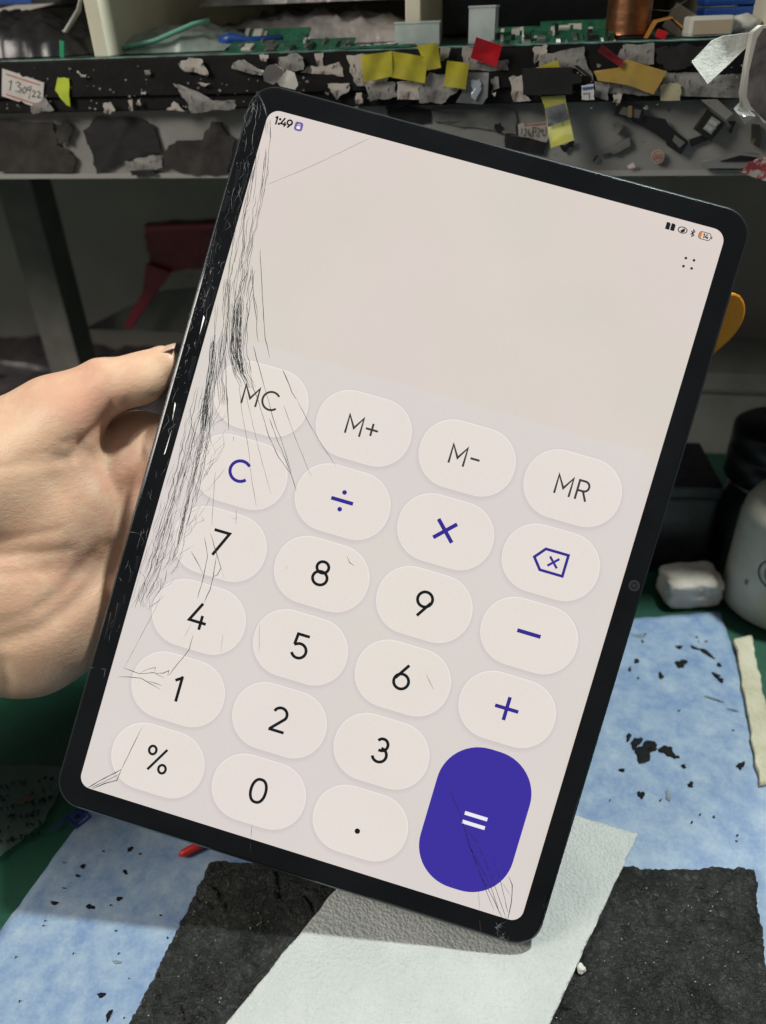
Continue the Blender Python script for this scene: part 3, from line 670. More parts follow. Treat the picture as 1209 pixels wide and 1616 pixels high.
strokes_obj('blue_print', [([(104, 1292), (119, 1308), (142, 1290), (130, 1274)], 2.6, True), ([(113, 1291), (122, 1298), (133, 1288), (124, 1281)], 4.5, True)] +
            [([(82 + i * 6, 1314 - i * 6), (86 + i * 6, 1306 - i * 6), (87 + i * 6, 1313 - i * 6), (90 + i * 6, 1305 - i * 6)], 1.6, False) for i in range(4)], bfn, m_bink, bmat, BZ + .0005)
# the dark crumbly pad
def pad_mat():
    m = mat('crumbled_rubber', (.030, .033, .031), .38, (.070, .075, .071), 90, .38, .66, spec=.4, col3=(.13, .13, .11), s3=700, lo3=.72, hi3=.76)
    nt = m.node_tree; N = nt.nodes; L = nt.links; b = N['Principled BSDF']; tc = N.new('ShaderNodeTexCoord')
    def noi(sc_, d):
        n = N.new('ShaderNodeTexNoise'); n.inputs['Scale'].default_value = sc_; n.inputs['Detail'].default_value = d; n.inputs['Roughness'].default_value = .65; L.new(tc.outputs['Object'], n.inputs[0]); return n
    wob = noi(190, 4); va = N.new('ShaderNodeVectorMath'); va.operation = 'SCALE'; va.inputs['Scale'].default_value = .012; L.new(wob.outputs['Color'], va.inputs[0])
    vb = N.new('ShaderNodeVectorMath'); L.new(tc.outputs['Object'], vb.inputs[0]); L.new(va.outputs[0], vb.inputs[1])
    hs = None
    for sc_, amp in ((230, 1.0), (520, .5)):
        vo = N.new('ShaderNodeTexVoronoi'); vo.feature = 'DISTANCE_TO_EDGE'; vo.inputs['Scale'].default_value = sc_; L.new(vb.outputs[0], vo.inputs[0])
        mr = N.new('ShaderNodeMapRange'); mr.inputs[1].default_value = 0; mr.inputs[2].default_value = .12; mr.inputs[4].default_value = amp; L.new(vo.outputs['Distance'], mr.inputs[0])
        if hs is None: hs = mr.outputs[0]
        else:
            ad = N.new('ShaderNodeMath'); L.new(hs, ad.inputs[0]); L.new(mr.outputs[0], ad.inputs[1]); hs = ad.outputs[0]
    ma = N.new('ShaderNodeMath'); ma.operation = 'MULTIPLY_ADD'; L.new(noi(420, 8).outputs['Fac'], ma.inputs[0]); ma.inputs[1].default_value = 2.6; L.new(hs, ma.inputs[2])
    bp = N.new('ShaderNodeBump'); bp.inputs['Strength'].default_value = .9; bp.inputs['Distance'].default_value = .0009; L.new(ma.outputs[0], bp.inputs['Height']); L.new(bp.outputs[0], b.inputs['Normal'])
    return m
m_pad = pad_mat()
PZ = .0052
def padz(p, a, b):
    k = V((p.x * 110, p.y * 110, 1)); wv = V((mnoise.noise(k), mnoise.noise(k + V((3, 3, 3))), 0)) * .8
    z = 0
    for sc_, am in ((135, .0014), (330, .0007)):
        d, pts = mnoise.voronoi(V((p.x * sc_, p.y * sc_ * 1.3, sc_)) + wv)
        e = min(1, (d[1] - d[0]) / .16); c = mnoise.cell(pts[0] * 7.3)
        z += am * (c * .8 * e - 1.0 * (1 - e) * max(0, .45 + mnoise.noise(V((p.x * 45, p.y * 45, 8)))))
    z += .0004 * mnoise.noise(V((p.x * 50, p.y * 50, 4))) + .00022 * mnoise.noise(V((p.x * 700, p.y * 700, 2)))
    for (cx, cy, r, dep) in PADS:
        q = math.hypot(p.x - cx, (p.y - cy)) / r
        if q < 1.5: z += dep * (-math.exp(-(q * 1.25) ** 4) + .45 * math.exp(-((q - 1.1) / .2) ** 2))
    return z
PADS = []
for px, py, r, dep in ((1052, 1556, .0044, .0019), (1048, 1440, .0032, .0015), (995, 1448, .0055, -.0013), (1094, 1553, .0028, .0014), (470, 1500, .003, .0016)):
    q = onz(px, py, PZ); PADS.append((q.x, q.y, r, dep))
pa, pb_, pc = onz(1190, 1372, PZ), onz(1222, 1640, PZ), onz(205, 1616, PZ); pd = onz(332, 1362, PZ)
pad = sheet('rubber_pad', [pd + (pd - pc) * .02, pa, pa + (pb_ - pa) * 1.35, pd + (pc - pd) * 1.5], PZ, PZ - BZ - .0004, m_pad, 280, 0, 1, .0011, zfn=padz, seed=3)
tag(pad, 'dark grey crumbly rubber pad with burnt pits lying on the blue mat', 'pad')
m_ash = mat('pale_crumb', (.5, .47, .4), .8)
lst = []
for _ in range(130):
    a, b = rb.random(), rb.random(); px = 230 + a * 960; py = 1400 + b * 215; lst.append((px, py, rb.uniform(.5, 1.4), rb.uniform(.5, 1.3), 0))
blobs('pale_crumbs', lst, PZ + .0006, m_ash, pad, 90, .0006)
m_red = mat('red_plastic', (.55, .02, .02), .4)
q0, q1 = onz(282, 1350, .0045), onz(330, 1326, .0045)
v, f = tubevf([q0, q0 + (q1 - q0) * .15, q1, q1 + (q1 - q0) * 1.2], [.0006, .0016, .0018, .0018], 10)
rp = link('marker_tip', v, f, m_red, None, True); tag(rp, 'small red plastic tip poking out on the blue mat under the tablet', 'marker')
# the white textured cloth
m_cloth = mat('embossed_cloth', (.60, .63, .61), .38, (.54, .58, .56), 50, .4, .6, .5, 1800, voro=1.5, vscale=950, spec=.5)
CZ = PZ + .0013
ca, cb = onz(1006, 1318, CZ), onz(868, 1616, CZ); cc, cdd = onz(360, 1616, CZ), onz(528, 1408, CZ)
far_l = ca + (cdd - cc).normalized() * 0 + V((-.098, .035, 0))
dl = (cc - cdd).normalized()
far_l = cdd - dl * .062
def clz(p, a, b):
    g = .0010 * mnoise.noise(V((p.x * 22, p.y * 22, 1))) + .0005 * mnoise.noise(V((p.x * 60, p.y * 60, 5)))
    tb_ = (p - TM @ V((BW / 2, -BH / 2, 0))).length
    return .0011 + max(-.0002, g)
cloth = sheet('white_cloth', [far_l, ca, ca + (cb - ca) * 1.5, cc + dl * .03], CZ, .0009, m_cloth, 110, zfn=clz, edge=.0004, seed=7)
tag(cloth, 'white embossed wiping cloth under the bottom corner of the tablet', 'cloth')
m_lint = mat('lint', (.75, .75, .7), .9, bump=.6, bscale=900)
def lump(name, c, r, m, parent=None, seed=0, sub=3, amp=.35, sc=(1, 1, 1), fq=1.6):
    bm = bmesh.new(); bmesh.ops.create_icosphere(bm, subdivisions=sub, radius=1)
    for vv in bm.verts:
        k = 1 + amp * mnoise.noise(vv.co * fq + V((seed, seed, seed))) + amp * .4 * mnoise.noise(vv.co * fq * 3 + V((seed, 0, 0)))
        vv.co = V((vv.co.x * sc[0], vv.co.y * sc[1], vv.co.z * sc[2])) * k * r + c
    me = bpy.data.meshes.new(name); bm.to_mesh(me); bm.free(); me.materials.append(m); me.polygons.foreach_set('use_smooth', [True] * len(me.polygons))
    o = bpy.data.objects.new(name, me); COL.objects.link(o); o.parent = parent; return o
tag(lump('lint_ball', onz(917, 1529, PZ + .0012), .0015, m_lint, None, 4), 'tiny white lint ball on the dark pad beside the cloth', 'lint')
# printed plastic film at the left, cream felt strip at the right
m_film = mat('printed_film', (.16, .22, .21), .25, (.10, .15, .14), 40, .4, .6, alpha=.32, spec=.6, bump=.2, bscale=120)
film = sheet('plastic_film', [onz(-120, 1205, .002), onz(112, 1210, .002), onz(70, 1300, .0022), onz(-60, 1400, .002)], .0024, .0002, m_film, 30, .0012, 30, .0008, seed=9)
tag(film, 'translucent plastic film with smudged black print beside the blue mat', 'film')
fst = []
for r_ in range(6):
    for c_ in range(9):
        px, py = 2 + c_ * 10 + rb.uniform(-2, 2), 1242 + r_ * 17 - c_ * 2.0
        if px + (py - 1235) * .5 < 104 and rb.random() < .7:
            q = [(px + rb.uniform(-3.5, 3.5), py + rb.uniform(-5, 5)) for _ in range(5)]; fst.append((q, rb.uniform(1.2, 2.6), False))
def ffn(x, y): p = onz(x, y, .004); return p.x, p.y
strokes_obj('smudged_print', fst, ffn, m_tar, film, .0040)
m_rs = mat('red_smudge', (.12, .06, .05), .6); blobs('red_smudge', [(40, 1262, 12, 5, -.4)], .0036, m_rs, film, 260, .0001)
m_felt = mat('cream_felt', (.62, .60, .46), .9, (.50, .47, .33), 90, .4, .65, .7, 500, voro=.5, vscale=700)
fa, fb = onz(1160, 1008, .004), onz(1186, 1003, .004); fc = onz(1232, 1230, .004); fd = fa + (fc - fb)
felt = sheet('felt_strip', [fa, fb, fc, fd], .0042, .0040, m_felt, 40, .0006, 60, .0009, seed=13)
tag(felt, 'cream felt strip along the right edge of the blue mat', 'strip')
#PART3
# ================================================================== SHELF ABOVE THE BENCH
m_blk = mat('black_edging', (.006, .006, .007), .6, (.012, .011, .011), 60, .4, .65, .25, 250, spec=.2, col3=(.06, .055, .05), s3=220, lo3=.70, hi3=.74)
m_apr = mat('grey_apron', (.30, .30, .285), .6, (.24, .235, .22), 25, .4, .6, .15, 200, col3=(.05, .045, .04), s3=90, lo3=.68, hi3=.73)
m_gmat = mat('green_top_mat', (.06, .13, .11), .4, (.012, .02, .018), 130, .42, .58)
m_crm = mat('cream_board', (.72, .69, .54), .7, (.62, .59, .45), 18, .4, .6, .1, 120)
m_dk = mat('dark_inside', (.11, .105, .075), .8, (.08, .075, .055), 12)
shelf = thing('shelf', 'long shelf with black edging and grey apron plastered with scraps above the bench', 'shelf', SM)
box('shelf_board', (-1.0, 1.0, 0, BACK - .002, z_mid, z_top - .0006), m_blk, shelf, .0006)
box('upper_edging', (-1.0, 1.0, -.0014, -.0001, z_top - .0145, z_top - .0004), m_blk, shelf, .0003)
box('apron', (-1.0, 1.0, .006, .018, z_bot, z_mid - .0003), m_apr, shelf, .0004)
box('apron_lip', (-1.0, 1.0, .0048, .0058, z_bot - .001, z_bot + .0012), mat('lip', (.36, .36, .33), .5), shelf)
box('top_mat', (-1.0, 1.0, -.0016, BACK - .004, z_top - .0003, z_top + .0003), m_gmat, shelf, .0003)
ZS = z_top + .0004
xa0, xa1 = sx(150, 92, .004), sx(172, 92, .004)
xb0, xb1 = sx(640, 62, .03), sx(664, 62, .03)
for x0, x1, y0 in ((xa0, xa1, .004), (xb0, xb1, .03), (sx(1212, 50, .01), sx(1250, 50, .01), .012)):
    box('partition', (x0, x1, y0, BACK - .003, ZS, ZS + .12), m_crm, shelf, .0006)
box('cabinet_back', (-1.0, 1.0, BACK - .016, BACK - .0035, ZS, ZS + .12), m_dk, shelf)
box('cabinet_roof', (-1.0, 1.0, .015, BACK - .003, ZS + .1203, ZS + .132), m_crm, shelf)
m_post = mat('dark_post', (.16, .155, .135), .6, (.22, .205, .18), 30)
post = thing('post', 'dark square metal post standing under the shelf at the left', 'post', SM)
pxl = sx(38, 420, .14); box('post_shaft', (pxl, pxl + .026, .135, .16, 0.0, z_mid - .001), m_post, post, .001)
box('base_plate', (pxl - .008, pxl + .034, .128, .168, .0002, .004), m_post, post, .0006)
m_hole = mat('bolt_dark', (.01, .01, .01), .5)
def bolt(px, py, r):
    x, z = sfl(px, py, -BACK + .002)
    t = thing('bolt', 'dark round bolt with washer in the back wall beside the post' if py > 310 else 'dark stained bolt high on the back wall beside the post', 'bolt', SM @ Matrix.Translation((x, BACK, z)) @ Matrix.Rotation(PI / 2, 4, 'X'))
    lathe('washer', [(r * 1.7, 0), (r * 1.7, .001), (r * 1.2, .0016)], m_wall, t, 20, False); lathe('bolt_head', [(r, .0), (r, .004), (r * .7, .005)], m_hole, t, 16, False)
bolt(73, 338, .0055); bolt(62, 293, .0065)

# ---- scraps stuck to the shelf edge: outlines where they are, each with its own thickness and lift
layer = [0]
def scrap(name, poly, m, label, cat, base=.0016, th=.00025, tear=0, group=None, lift=0.0, liftdir=None, sub=1, parent=None, raw=False):
    """poly in photograph pixels on the shelf front; lift raises the outline away from the shelf along liftdir"""
    layer[0] += 1; o_ = base + (layer[0] % 9) * .00028
    r = random.Random(layer[0] * 31)
    pp = torn(poly, tear, 4, r) if tear else poly
    cx = sum(p[0] for p in pp) / len(pp); cy = sum(p[1] for p in pp) / len(pp); ext = max(math.hypot(p[0] - cx, p[1] - cy) for p in pp)
    n = len(pp); wk = random.Random(layer[0]); w0 = wk.uniform(0, 6); wa = .00035 if lift else .00012
    def pt(px, py):
        d = ((px - cx) * liftdir[0] + (py - cy) * liftdir[1]) / ext if lift else 0
        h = (lift * max(0, d + .25) ** 1.6 if lift else 0) + wa * (1 + math.sin(px * .16 + w0 + py * .07))
        x, z = sfl(px, py, o_ + h); return V((x, -(o_ + h), z))
    R3 = [[pt(cx + (px - cx) * q, cy + (py - cy) * q) for px, py in pp] for q in (1, .66, .33)]
    loc = pt(cx, cy)
    fr = [p - loc for ring in R3 for p in ring] + [V((0, 0, 0))]; K = len(fr); bk = V((0, th, 0))
    def sheetf(o0, rev):
        q = []
        for r_ in range(2):
            for i in range(n): a = (o0 + r_ * n + i, o0 + r_ * n + (i + 1) % n, o0 + (r_ + 1) * n + (i + 1) % n, o0 + (r_ + 1) * n + i); q.append(a[::-1] if rev else a)
        for i in range(n): a = (o0 + 2 * n + i, o0 + 2 * n + (i + 1) % n, o0 + 3 * n); q.append(a[::-1] if rev else a)
        return q
    v = fr + [p + bk for p in fr] + [fr[i].copy() for i in range(n)] + [fr[i] + bk for i in range(n)]
    f = sheetf(0, False) + sheetf(K, True) + [(2 * K + i, 2 * K + n + i, 2 * K + n + (i + 1) % n, 2 * K + (i + 1) % n) for i in range(n)]
    o = link(name, v, f, m, None, True); o.matrix_world = SM @ Matrix.Translation(loc); tag(o, label, cat, group)
    return o, loc
def P8(x0, y0, s, pts): return [(x0 + a / s, y0 + b / s) for a, b in pts]
m_pap = mat('dirty_paper', (.55, .50, .45), .8, (.18, .16, .15), 160, .48, .66, .3, 600, col3=(.04, .04, .04), s3=420, lo3=.58, hi3=.66)
m_gry = mat('grey_backing', (.34, .33, .31), .75, (.14, .135, .13), 130, .42, .62, .35, 500, col3=(.05, .05, .05), s3=500, lo3=.60, hi3=.68)
m_wht = mat('white_label', (.72, .69, .66), .6, (.60, .57, .53), 90, .4, .7)
m_rink = mat('red_ink', (.55, .10, .08), .7); m_pen = mat('pen_ink', (.02, .02, .025), .6)
def lab_strokes(o, loc, name, strokes, m):
    def fn(px, py): x, z = sfl(px, py, -loc.y + .0003); return x - loc.x, z - loc.z
    v, f = [], []
    for pts, wd, cl in strokes:
        rv, rq = ribbon(pts, wd, cl); k = len(v)
        for x, y in rv: a, b = fn(x, y); v.append(V((a, -.0003, b)))
        f += [tuple(i + k for i in q) for q in rq]
    me = bpy.data.meshes.new(name); me.from_pydata(v, [], f); me.materials.append(m); c = bpy.data.objects.new(name, me); COL.objects.link(c); c.parent = o
# price-style label with handwriting 130922
S1 = 2.879
o, loc = scrap('paper_label', P8(0, 0, S1, [(10, 312), (90, 338), (100, 350), (120, 348), (200, 376), (192, 498), (112, 470), (98, 458), (84, 462), (8, 436)]), m_wht, 'white sticker with red lines and the handwritten number 130922 on the shelf edge', 'label', tear=0)
lab_strokes(o, loc, 'red_line', [(P8(0, 0, S1, [(26, 336), (180, 386)]), 1.6, False), (P8(0, 0, S1, [(26, 428), (172, 476)]), 1.6, False)], m_rink)
hw = [[(38, 372), (52, 366), (44, 412)], [(70, 378), (84, 372), (92, 382), (80, 392), (94, 400), (88, 418), (70, 414)], [(112, 392), (100, 410), (106, 424), (118, 414), (116, 396), (110, 394)],
      [(140, 392), (126, 396), (124, 410), (136, 408), (142, 390), (130, 450)], [(146, 416), (154, 410), (160, 418), (146, 440), (164, 438)], [(168, 420), (176, 414), (182, 422), (170, 444), (188, 442)]]
lab_strokes(o, loc, 'handwriting', [(P8(0, 0, S1, h), 1.0, False) for h in hw], m_pen)
m_neon = mat('neon_sticker', (.62, .75, .05), .45, (.5, .62, .05), 80)
scrap('neon_sticker', P8(0, 0, S1, [(262, 352), (312, 356), (318, 486), (300, 476), (250, 410)]), m_neon, 'neon yellow-green sticker scrap beside the numbered label', 'sticker', tear=.5)
TG = 'torn paper scraps on the black shelf edge'
TL = ['grey torn scrap tucked under the corner of the numbered sticker',
      'round-ended cream scrap at the bottom of the black shelf edge',
      'F',
      'cream torn scrap hanging at the top of the edge beyond the partition foot',
      'long grey torn strip near the top beside the pink paper tag',
      'largest grey wedge-shaped torn paper on the black shelf edge',
      'small cream triangle beside the large grey wedge of paper',
      'F',
      'F',
      'F',
      'F',
      'F',
      'cream scrap partly behind the pink paper tag',
      'small cream scrap at the top edge above the pink tag',
      'grey crumpled film scrap above the silvery paper leaf',
      'wide cream torn strip beside the silvery paper leaf',
      'narrow cream scrap rising to the top edge above the wide cream strip',
      'cream torn triangle above the tablet top corner',
      'small upright cream scrap beside a torn cream triangle',
      'large torn label half covered by the overlapping yellow tape',
      'grey torn label below the overlapping yellow tapes',
      'square dirty label below the widest yellow tape',
      'large grey smeared paper below the folded yellow tape',
      'small grey scrap beside the folded yellow tape',
      'grey paper behind the red tab',
      'narrow cream scrap beside the clear glossy tape',
      'small grey scrap under the clear tape patch',
      'tiny white fleck beside the clear tape patch',
      'cream folded scrap above the wide black tape',
      'large grey torn sheet behind the wide black tape',
      'cream scrap at the end of the wide black tape block',
      'grey scrap beside the tiny blue printed label',
      'square grey speckled paper above the amber tape',
      'small grey scrap between dark red tape and square paper',
      'long grey strip of backing below the felt tag',
      'grey strip of backing under the amber tape',
      'small cream scrap below the amber tape']
TL = ['tiny pale paper fleck stuck on the black shelf edge' if q == 'F' else q for q in TL]; TI = iter(TL)
for pts, mm_ in (([(138, 490), (200, 440), (246, 500), (150, 520)], m_gry), ([(470, 470), (500, 462), (524, 500), (500, 520), (472, 512)], m_pap), ([(350, 322), (372, 344), (390, 340), (388, 352), (366, 350)], m_pap),
               ([(808, 290), (860, 262), (915, 268), (948, 340), (840, 325)], m_pap), ([(1060, 285), (1105, 270), (1195, 330), (1150, 338), (1050, 310)], m_gry), ([(785, 380), (815, 385), (905, 420), (985, 470), (1068, 455), (1066, 496), (870, 514), (840, 450)], m_gry),
               ([(757, 500), (790, 460), (842, 506)], m_pap), ([(618, 470), (640, 444), (636, 480)], m_pap), ([(582, 455), (600, 450), (604, 505), (588, 504)], m_pap), ([(640, 418), (664, 418), (660, 430), (642, 430)], m_pap), ([(655, 320), (680, 318), (682, 340), (660, 340)], m_gry), ([(895, 378), (955, 378), (930, 394)], m_pap)):
    scrap('paper_scrap', P8(0, 0, S1, pts), mm_, next(TI), 'scrap', tear=1.1, group=TG)
S2 = 2.879
for pts, mm_ in (([(-2, 310), (40, 318), (60, 340), (0, 338)], m_pap), ([(25, 250), (66, 248), (60, 280), (34, 276)], m_pap), ([(112, 262), (190, 240), (226, 262), (228, 318), (120, 320)], m_gry), ([(215, 330), (250, 300), (330, 300), (390, 280), (412, 346), (330, 338)], m_pap), ([(276, 244), (316, 240), (318, 300), (290, 300)], m_pap),
               ([(336, 380), (436, 378), (436, 410), (376, 452), (350, 410)], m_pap), ([(466, 424), (492, 420), (496, 470), (464, 470)], m_pap), ([(424, 250), (560, 250), (640, 300), (600, 392), (470, 390), (440, 330)], m_pap), ([(510, 392), (560, 372), (640, 372), (650, 440), (530, 460)], m_gry),
               ([(652, 372), (772, 372), (774, 452), (654, 452)], m_pap), ([(752, 400), (800, 330), (880, 340), (932, 408), (860, 470), (752, 468)], m_gry), ([(850, 214), (896, 220), (884, 262), (846, 280)], m_gry), ([(950, 212), (1000, 214), (1000, 290), (1160, 270), (1158, 320), (950, 318)], m_gry), ([(1170, 356), (1210, 344), (1210, 464), (1180, 462)], m_pap),
               ([(1078, 360), (1112, 348), (1118, 400), (1090, 410)], m_gry), ([(1082, 422), (1102, 418), (1096, 440)], m_wht)):
    scrap('paper_scrap', P8(400, 0, S2, pts), mm_, next(TI), 'scrap', tear=1.1, group=TG)
S3 = 2.956
for pts, mm_ in (([(120, 225), (185, 206), (190, 240), (130, 300)], m_pap), ([(150, 260), (240, 240), (360, 216), (370, 290), (410, 380), (330, 320), (150, 310)], m_gry), ([(10, 360), (70, 350), (80, 440), (115, 470), (30, 476)], m_pap), ([(410, 380), (480, 390), (470, 470), (410, 450)], m_gry), ([(540, 210), (688, 200), (686, 300), (540, 300)], m_gry), ([(470, 225), (556, 222), (550, 290), (480, 260)], m_gry),
               ([(735, 340), (1108, 345), (1094, 458), (720, 446)], m_gry), ([(470, 390), (720, 400), (720, 446), (470, 436)], m_gry), ([(496, 440), (538, 438), (528, 480), (496, 478)], m_pap)):
    scrap('paper_scrap', P8(800, 0, S3, pts), mm_, next(TI), 'scrap', tear=1.1, group=TG, base=.0012)
m_yst = mat('cream_stain_tape', (.62, .56, .36), .6, (.5, .46, .3), 60, alpha=.9)
scrap('stained_tape', P8(800, 0, S3, [(716, 400), (760, 385), (812, 395), (808, 470), (716, 470)]), m_yst, 'small cream stained tape patch low on the shelf edge near the felt tag', 'tape', tear=.8)
rf = random.Random(77); fv, ff_ = [], []
for _ in range(170):
    px, py = rf.uniform(0, 1209), rf.uniform(100, 172); r_ = rf.uniform(.6, 2.6) * (1 if rf.random() < .8 else 2)
    pl = [(px + r_ * rf.uniform(.4, 1.3) * math.cos(a * 1.05), py + r_ * rf.uniform(.3, 1.2) * math.sin(a * 1.05)) for a in range(6)]
    k = len(fv); fv += [V((x, -.0017, z)) for x, z in (sfl(a, b, .0017) for a, b in pl)]; ff_.append(tuple(range(k, k + 6)))
o = link('paper_flecks', fv, ff_, m_gry, shelf); tag(o, kind='stuff')
# writing fragments on the torn labels
for pts_, off_ in (([(470, 330), (486, 322), (494, 336), (474, 352), (500, 346)], 400), ([(690, 400), (706, 396), (700, 412), (716, 420), (694, 428)], 400), ([(722, 396), (744, 398), (738, 414), (726, 410)], 400)):
    pass
m_ytape = mat('yellow_film_tape', (.62, .56, .05), .3, (.52, .47, .06), 120, alpha=.86, spec=.5)
YG = 'yellow film tape squares on the shelf edge'
for pts, lab in (([(488, 252), (628, 232), (634, 346), (500, 374)], 'leftmost-looking'), ([(624, 232), (792, 260), (778, 378), (616, 350)], ''), ([(742, 208), (836, 194), (852, 308), (790, 320)], ''), ([(880, 276), (980, 288), (964, 406), (864, 392)], '')):
    k = [i for i in range(1)]
    i_ = int(pts[0][0])
    lb = {488: 'yellow tape square overlapping the edge of a wider yellow piece', 624: 'widest yellow tape square between two other yellow pieces', 742: 'yellow tape square folded over the top of the shelf edge', 880: 'yellow tape square alone on grey paper below the red tab'}[i_]
    scrap('yellow_tape', P8(400, 0, S2, pts), m_ytape, lb, 'tape', base=.0042, group=YG, tear=.15, lift=.002 if i_ == 742 else .001, liftdir=(.3, -1))
m_rtape = mat('red_tab', (.62, .012, .02), .35, (.5, .01, .02), 60)
scrap('red_tab', P8(400, 0, S2, [(1012, 168), (1130, 208), (1104, 304), (986, 264)]), m_rtape, 'bright red tape tab standing up over the shelf edge', 'tape', base=.0045, lift=.003, liftdir=(0, -1), th=.0005)
m_clr = mat('clear_tape', (.45, .47, .48), .12, (.2, .2, .2), 60, alpha=.45, spec=.8)
scrap('clear_tape', P8(400, 0, S2, [(940, 330), (1070, 330), (1064, 440), (1040, 474), (918, 466), (948, 420)]), m_clr, 'clear glossy tape patch below the red tab', 'tape', base=.004)
scrap('foil_patch', P8(400, 0, S2, [(985, 366), (1028, 360), (1036, 402), (1008, 458), (988, 440), (998, 408)]), mat('foil', (.6, .66, .72), .3, metal=.6), 'silver torn patch under the clear tape', 'patch', base=.0044, tear=1)
m_kap = mat('amber_tape', (.55, .36, .06), .3, (.48, .32, .10), 90, alpha=.92, spec=.6, bump=.2, bscale=150)
scrap('amber_tape', P8(800, 0, S3, [(404, 332), (520, 316), (556, 276), (748, 334), (684, 440), (560, 396), (424, 376)]), m_kap, 'amber polyimide tape strip across torn paper on the shelf edge', 'tape', base=.0045, tear=.4)
scrap('dark_red_tape', P8(800, 0, S3, [(446, 206), (544, 284), (534, 318), (422, 240)]), mat('dark_red', (.22, .012, .02), .4), 'dark red tape strip stuck slanting above the amber tape', 'tape', base=.005, lift=.002, liftdir=(-1, -.5))
m_btape = mat('black_tape', (.008, .008, .009), .6, bump=.15, bscale=400)
BT = 'black tape pieces on the shelf edge'
scrap('black_tape', P8(800, 0, S3, [(72, 320), (304, 312), (308, 350), (350, 352), (348, 386), (306, 392), (306, 440), (76, 444)]), m_btape, 'wide black tape block with a yellow strip showing above and below', 'tape', base=.0052, th=.0008, group=BT)
scrap('black_tape', P8(800, 0, S3, [(310, 306), (330, 304), (396, 356), (396, 372)]), m_btape, 'thin slanting black tape sliver above a small blue label', 'tape', base=.005, group=BT)
scrap('yellow_strip', P8(800, 0, S3, [(130, 318), (238, 280), (246, 314)]), m_ytape, 'yellow tape corner peeking above the wide black tape', 'tape', base=.003)
o, loc = scrap('blue_label', P8(800, 0, S3, [(348, 400), (404, 392), (408, 466), (350, 466)]), m_wht, 'tiny white label with blue printed blocks on the shelf edge', 'label', base=.004, tear=.3)
lab_strokes(o, loc, 'blue_print', [(P8(800, 0, S3, [(352, 414), (404, 408)]), 4, False), (P8(800, 0, S3, [(354, 438), (378, 434)]), 1.2, False), (P8(800, 0, S3, [(384, 430), (384, 462)]), 1.2, False)], mat('print_blue', (.05, .12, .4), .6))
# yellow tape with a clear glossy middle hanging over the apron
tp = [(158, 452), (272, 446), (276, 476), (290, 540), (314, 654), (204, 690), (190, 600), (176, 500)]
o, loc = scrap('hanging_tape', P8(800, 0, S3, tp), mat('pale_yellow_tape', (.60, .58, .10), .15, (.55, .54, .2), 80, alpha=.85, spec=.8), 'long glossy yellow tape hanging from the shelf edge over the apron', 'tape', base=.0040, lift=.003, liftdir=(0, 1))
def kid(o, loc, name, poly, m, up=.0005, th=.0003):
    pp = [sfl(px, py, -loc.y + up) for px, py in poly]; n = len(pp)
    v = [V((x - loc.x, -up - th, z - loc.z)) for x, z in pp] + [V((x - loc.x, -up, z - loc.z)) for x, z in pp]
    return link(name, v, [tuple(range(n)), tuple(range(2 * n - 1, n - 1, -1))] + [(i, n + i, n + (i + 1) % n, (i + 1) % n) for i in range(n)], m, o)
kid(o, loc, 'clear_middle', P8(800, 0, S3, [(178, 504), (272, 480), (292, 556), (192, 592)]), mat('grey_gloss', (.25, .26, .27), .08, (.08, .08, .09), 70, spec=.9), up=.002)
# pink paper tag and the folded white leaf beside it
m_pink = mat('pink_paper', (.72, .55, .53), .6, (.66, .60, .56), 70)
scrap('paper_tag', P8(400, 0, S2, [(40, 335), (62, 300), (100, 290), (140, 322), (128, 360), (90, 384), (52, 370)]), m_pink, 'pinkish paper tag curling off the shelf above the tablet corner', 'tag', base=.010, lift=.006, liftdir=(-.6, -.6), tear=.5)
scrap('paper_leaf', P8(400, 0, S2, [(108, 372), (150, 318), (186, 330), (202, 384), (190, 408), (120, 392)]), mat('silver_paper', (.55, .54, .50), .35, (.4, .4, .38), 60), 'silvery folded paper leaf beside the pink tag', 'tag', base=.012, lift=.005, liftdir=(.8, .2), tear=.5)
# pieces on the apron
AP = -.0058     # apron face lies behind the shelf edge
ABG = 'torn black tape on the grey apron'
def ap(name, pts, m, lab, cat, x0, s, group=None, tear=1.2, th=.0005):
    return scrap(name, P8(x0, 0, s, pts), m, lab, cat, base=AP + .0004, th=th, tear=tear, group=group)
m_stain = mat('brown_stain', (.014, .012, .011), .7, (.055, .045, .040), 70, .42, .72, col3=(.2, .19, .18), s3=55, lo3=.70, hi3=.76)
ap('black_tape', [(376, 596), (440, 532), (640, 540), (700, 570), (732, 690), (600, 720), (440, 790), (420, 700)], m_btape, 'big torn black tape square on the grey apron below the shelf edge', 'tape', 0, S1)
ap('brown_residue', [(-10, 545), (240, 555), (262, 660), (310, 680), (345, 730), (330, 786), (-10, 780)], m_stain, 'broad brown tape residue at the far left of the apron', 'residue', 0, S1)
ap('brown_residue', [(740, 690), (800, 640), (920, 636), (960, 552), (1010, 556), (1020, 600), (1070, 630), (1030, 790), (880, 796), (740, 756)], m_stain, 'brown lumpy tape residue on the apron left of the tablet corner', 'residue', 0, S1)
ap('brown_residue', [(255, 575), (300, 548), (332, 580), (310, 655), (262, 650)], m_stain, 'small square brown residue spot beside the broad residue', 'residue', 0, S1)
ap('paper_scrap', [(565, 736), (640, 716), (730, 706), (740, 760), (690, 776), (580, 776)], m_gry, 'speckled grey scrap between black tape and brown residue on the apron', 'scrap', 0, S1)
ap('black_tape', [(590, 776), (700, 770), (700, 796), (600, 798)], m_btape, 'thin black tape strip at the bottom lip of the apron', 'tape', 0, S1, ABG)
ap('black_tape', [(600, 488), (700, 480), (810, 500), (806, 560), (700, 560), (620, 540)], m_btape, 'black tape lump on the apron beside the greyed label', 'tape', 400, S2, ABG)
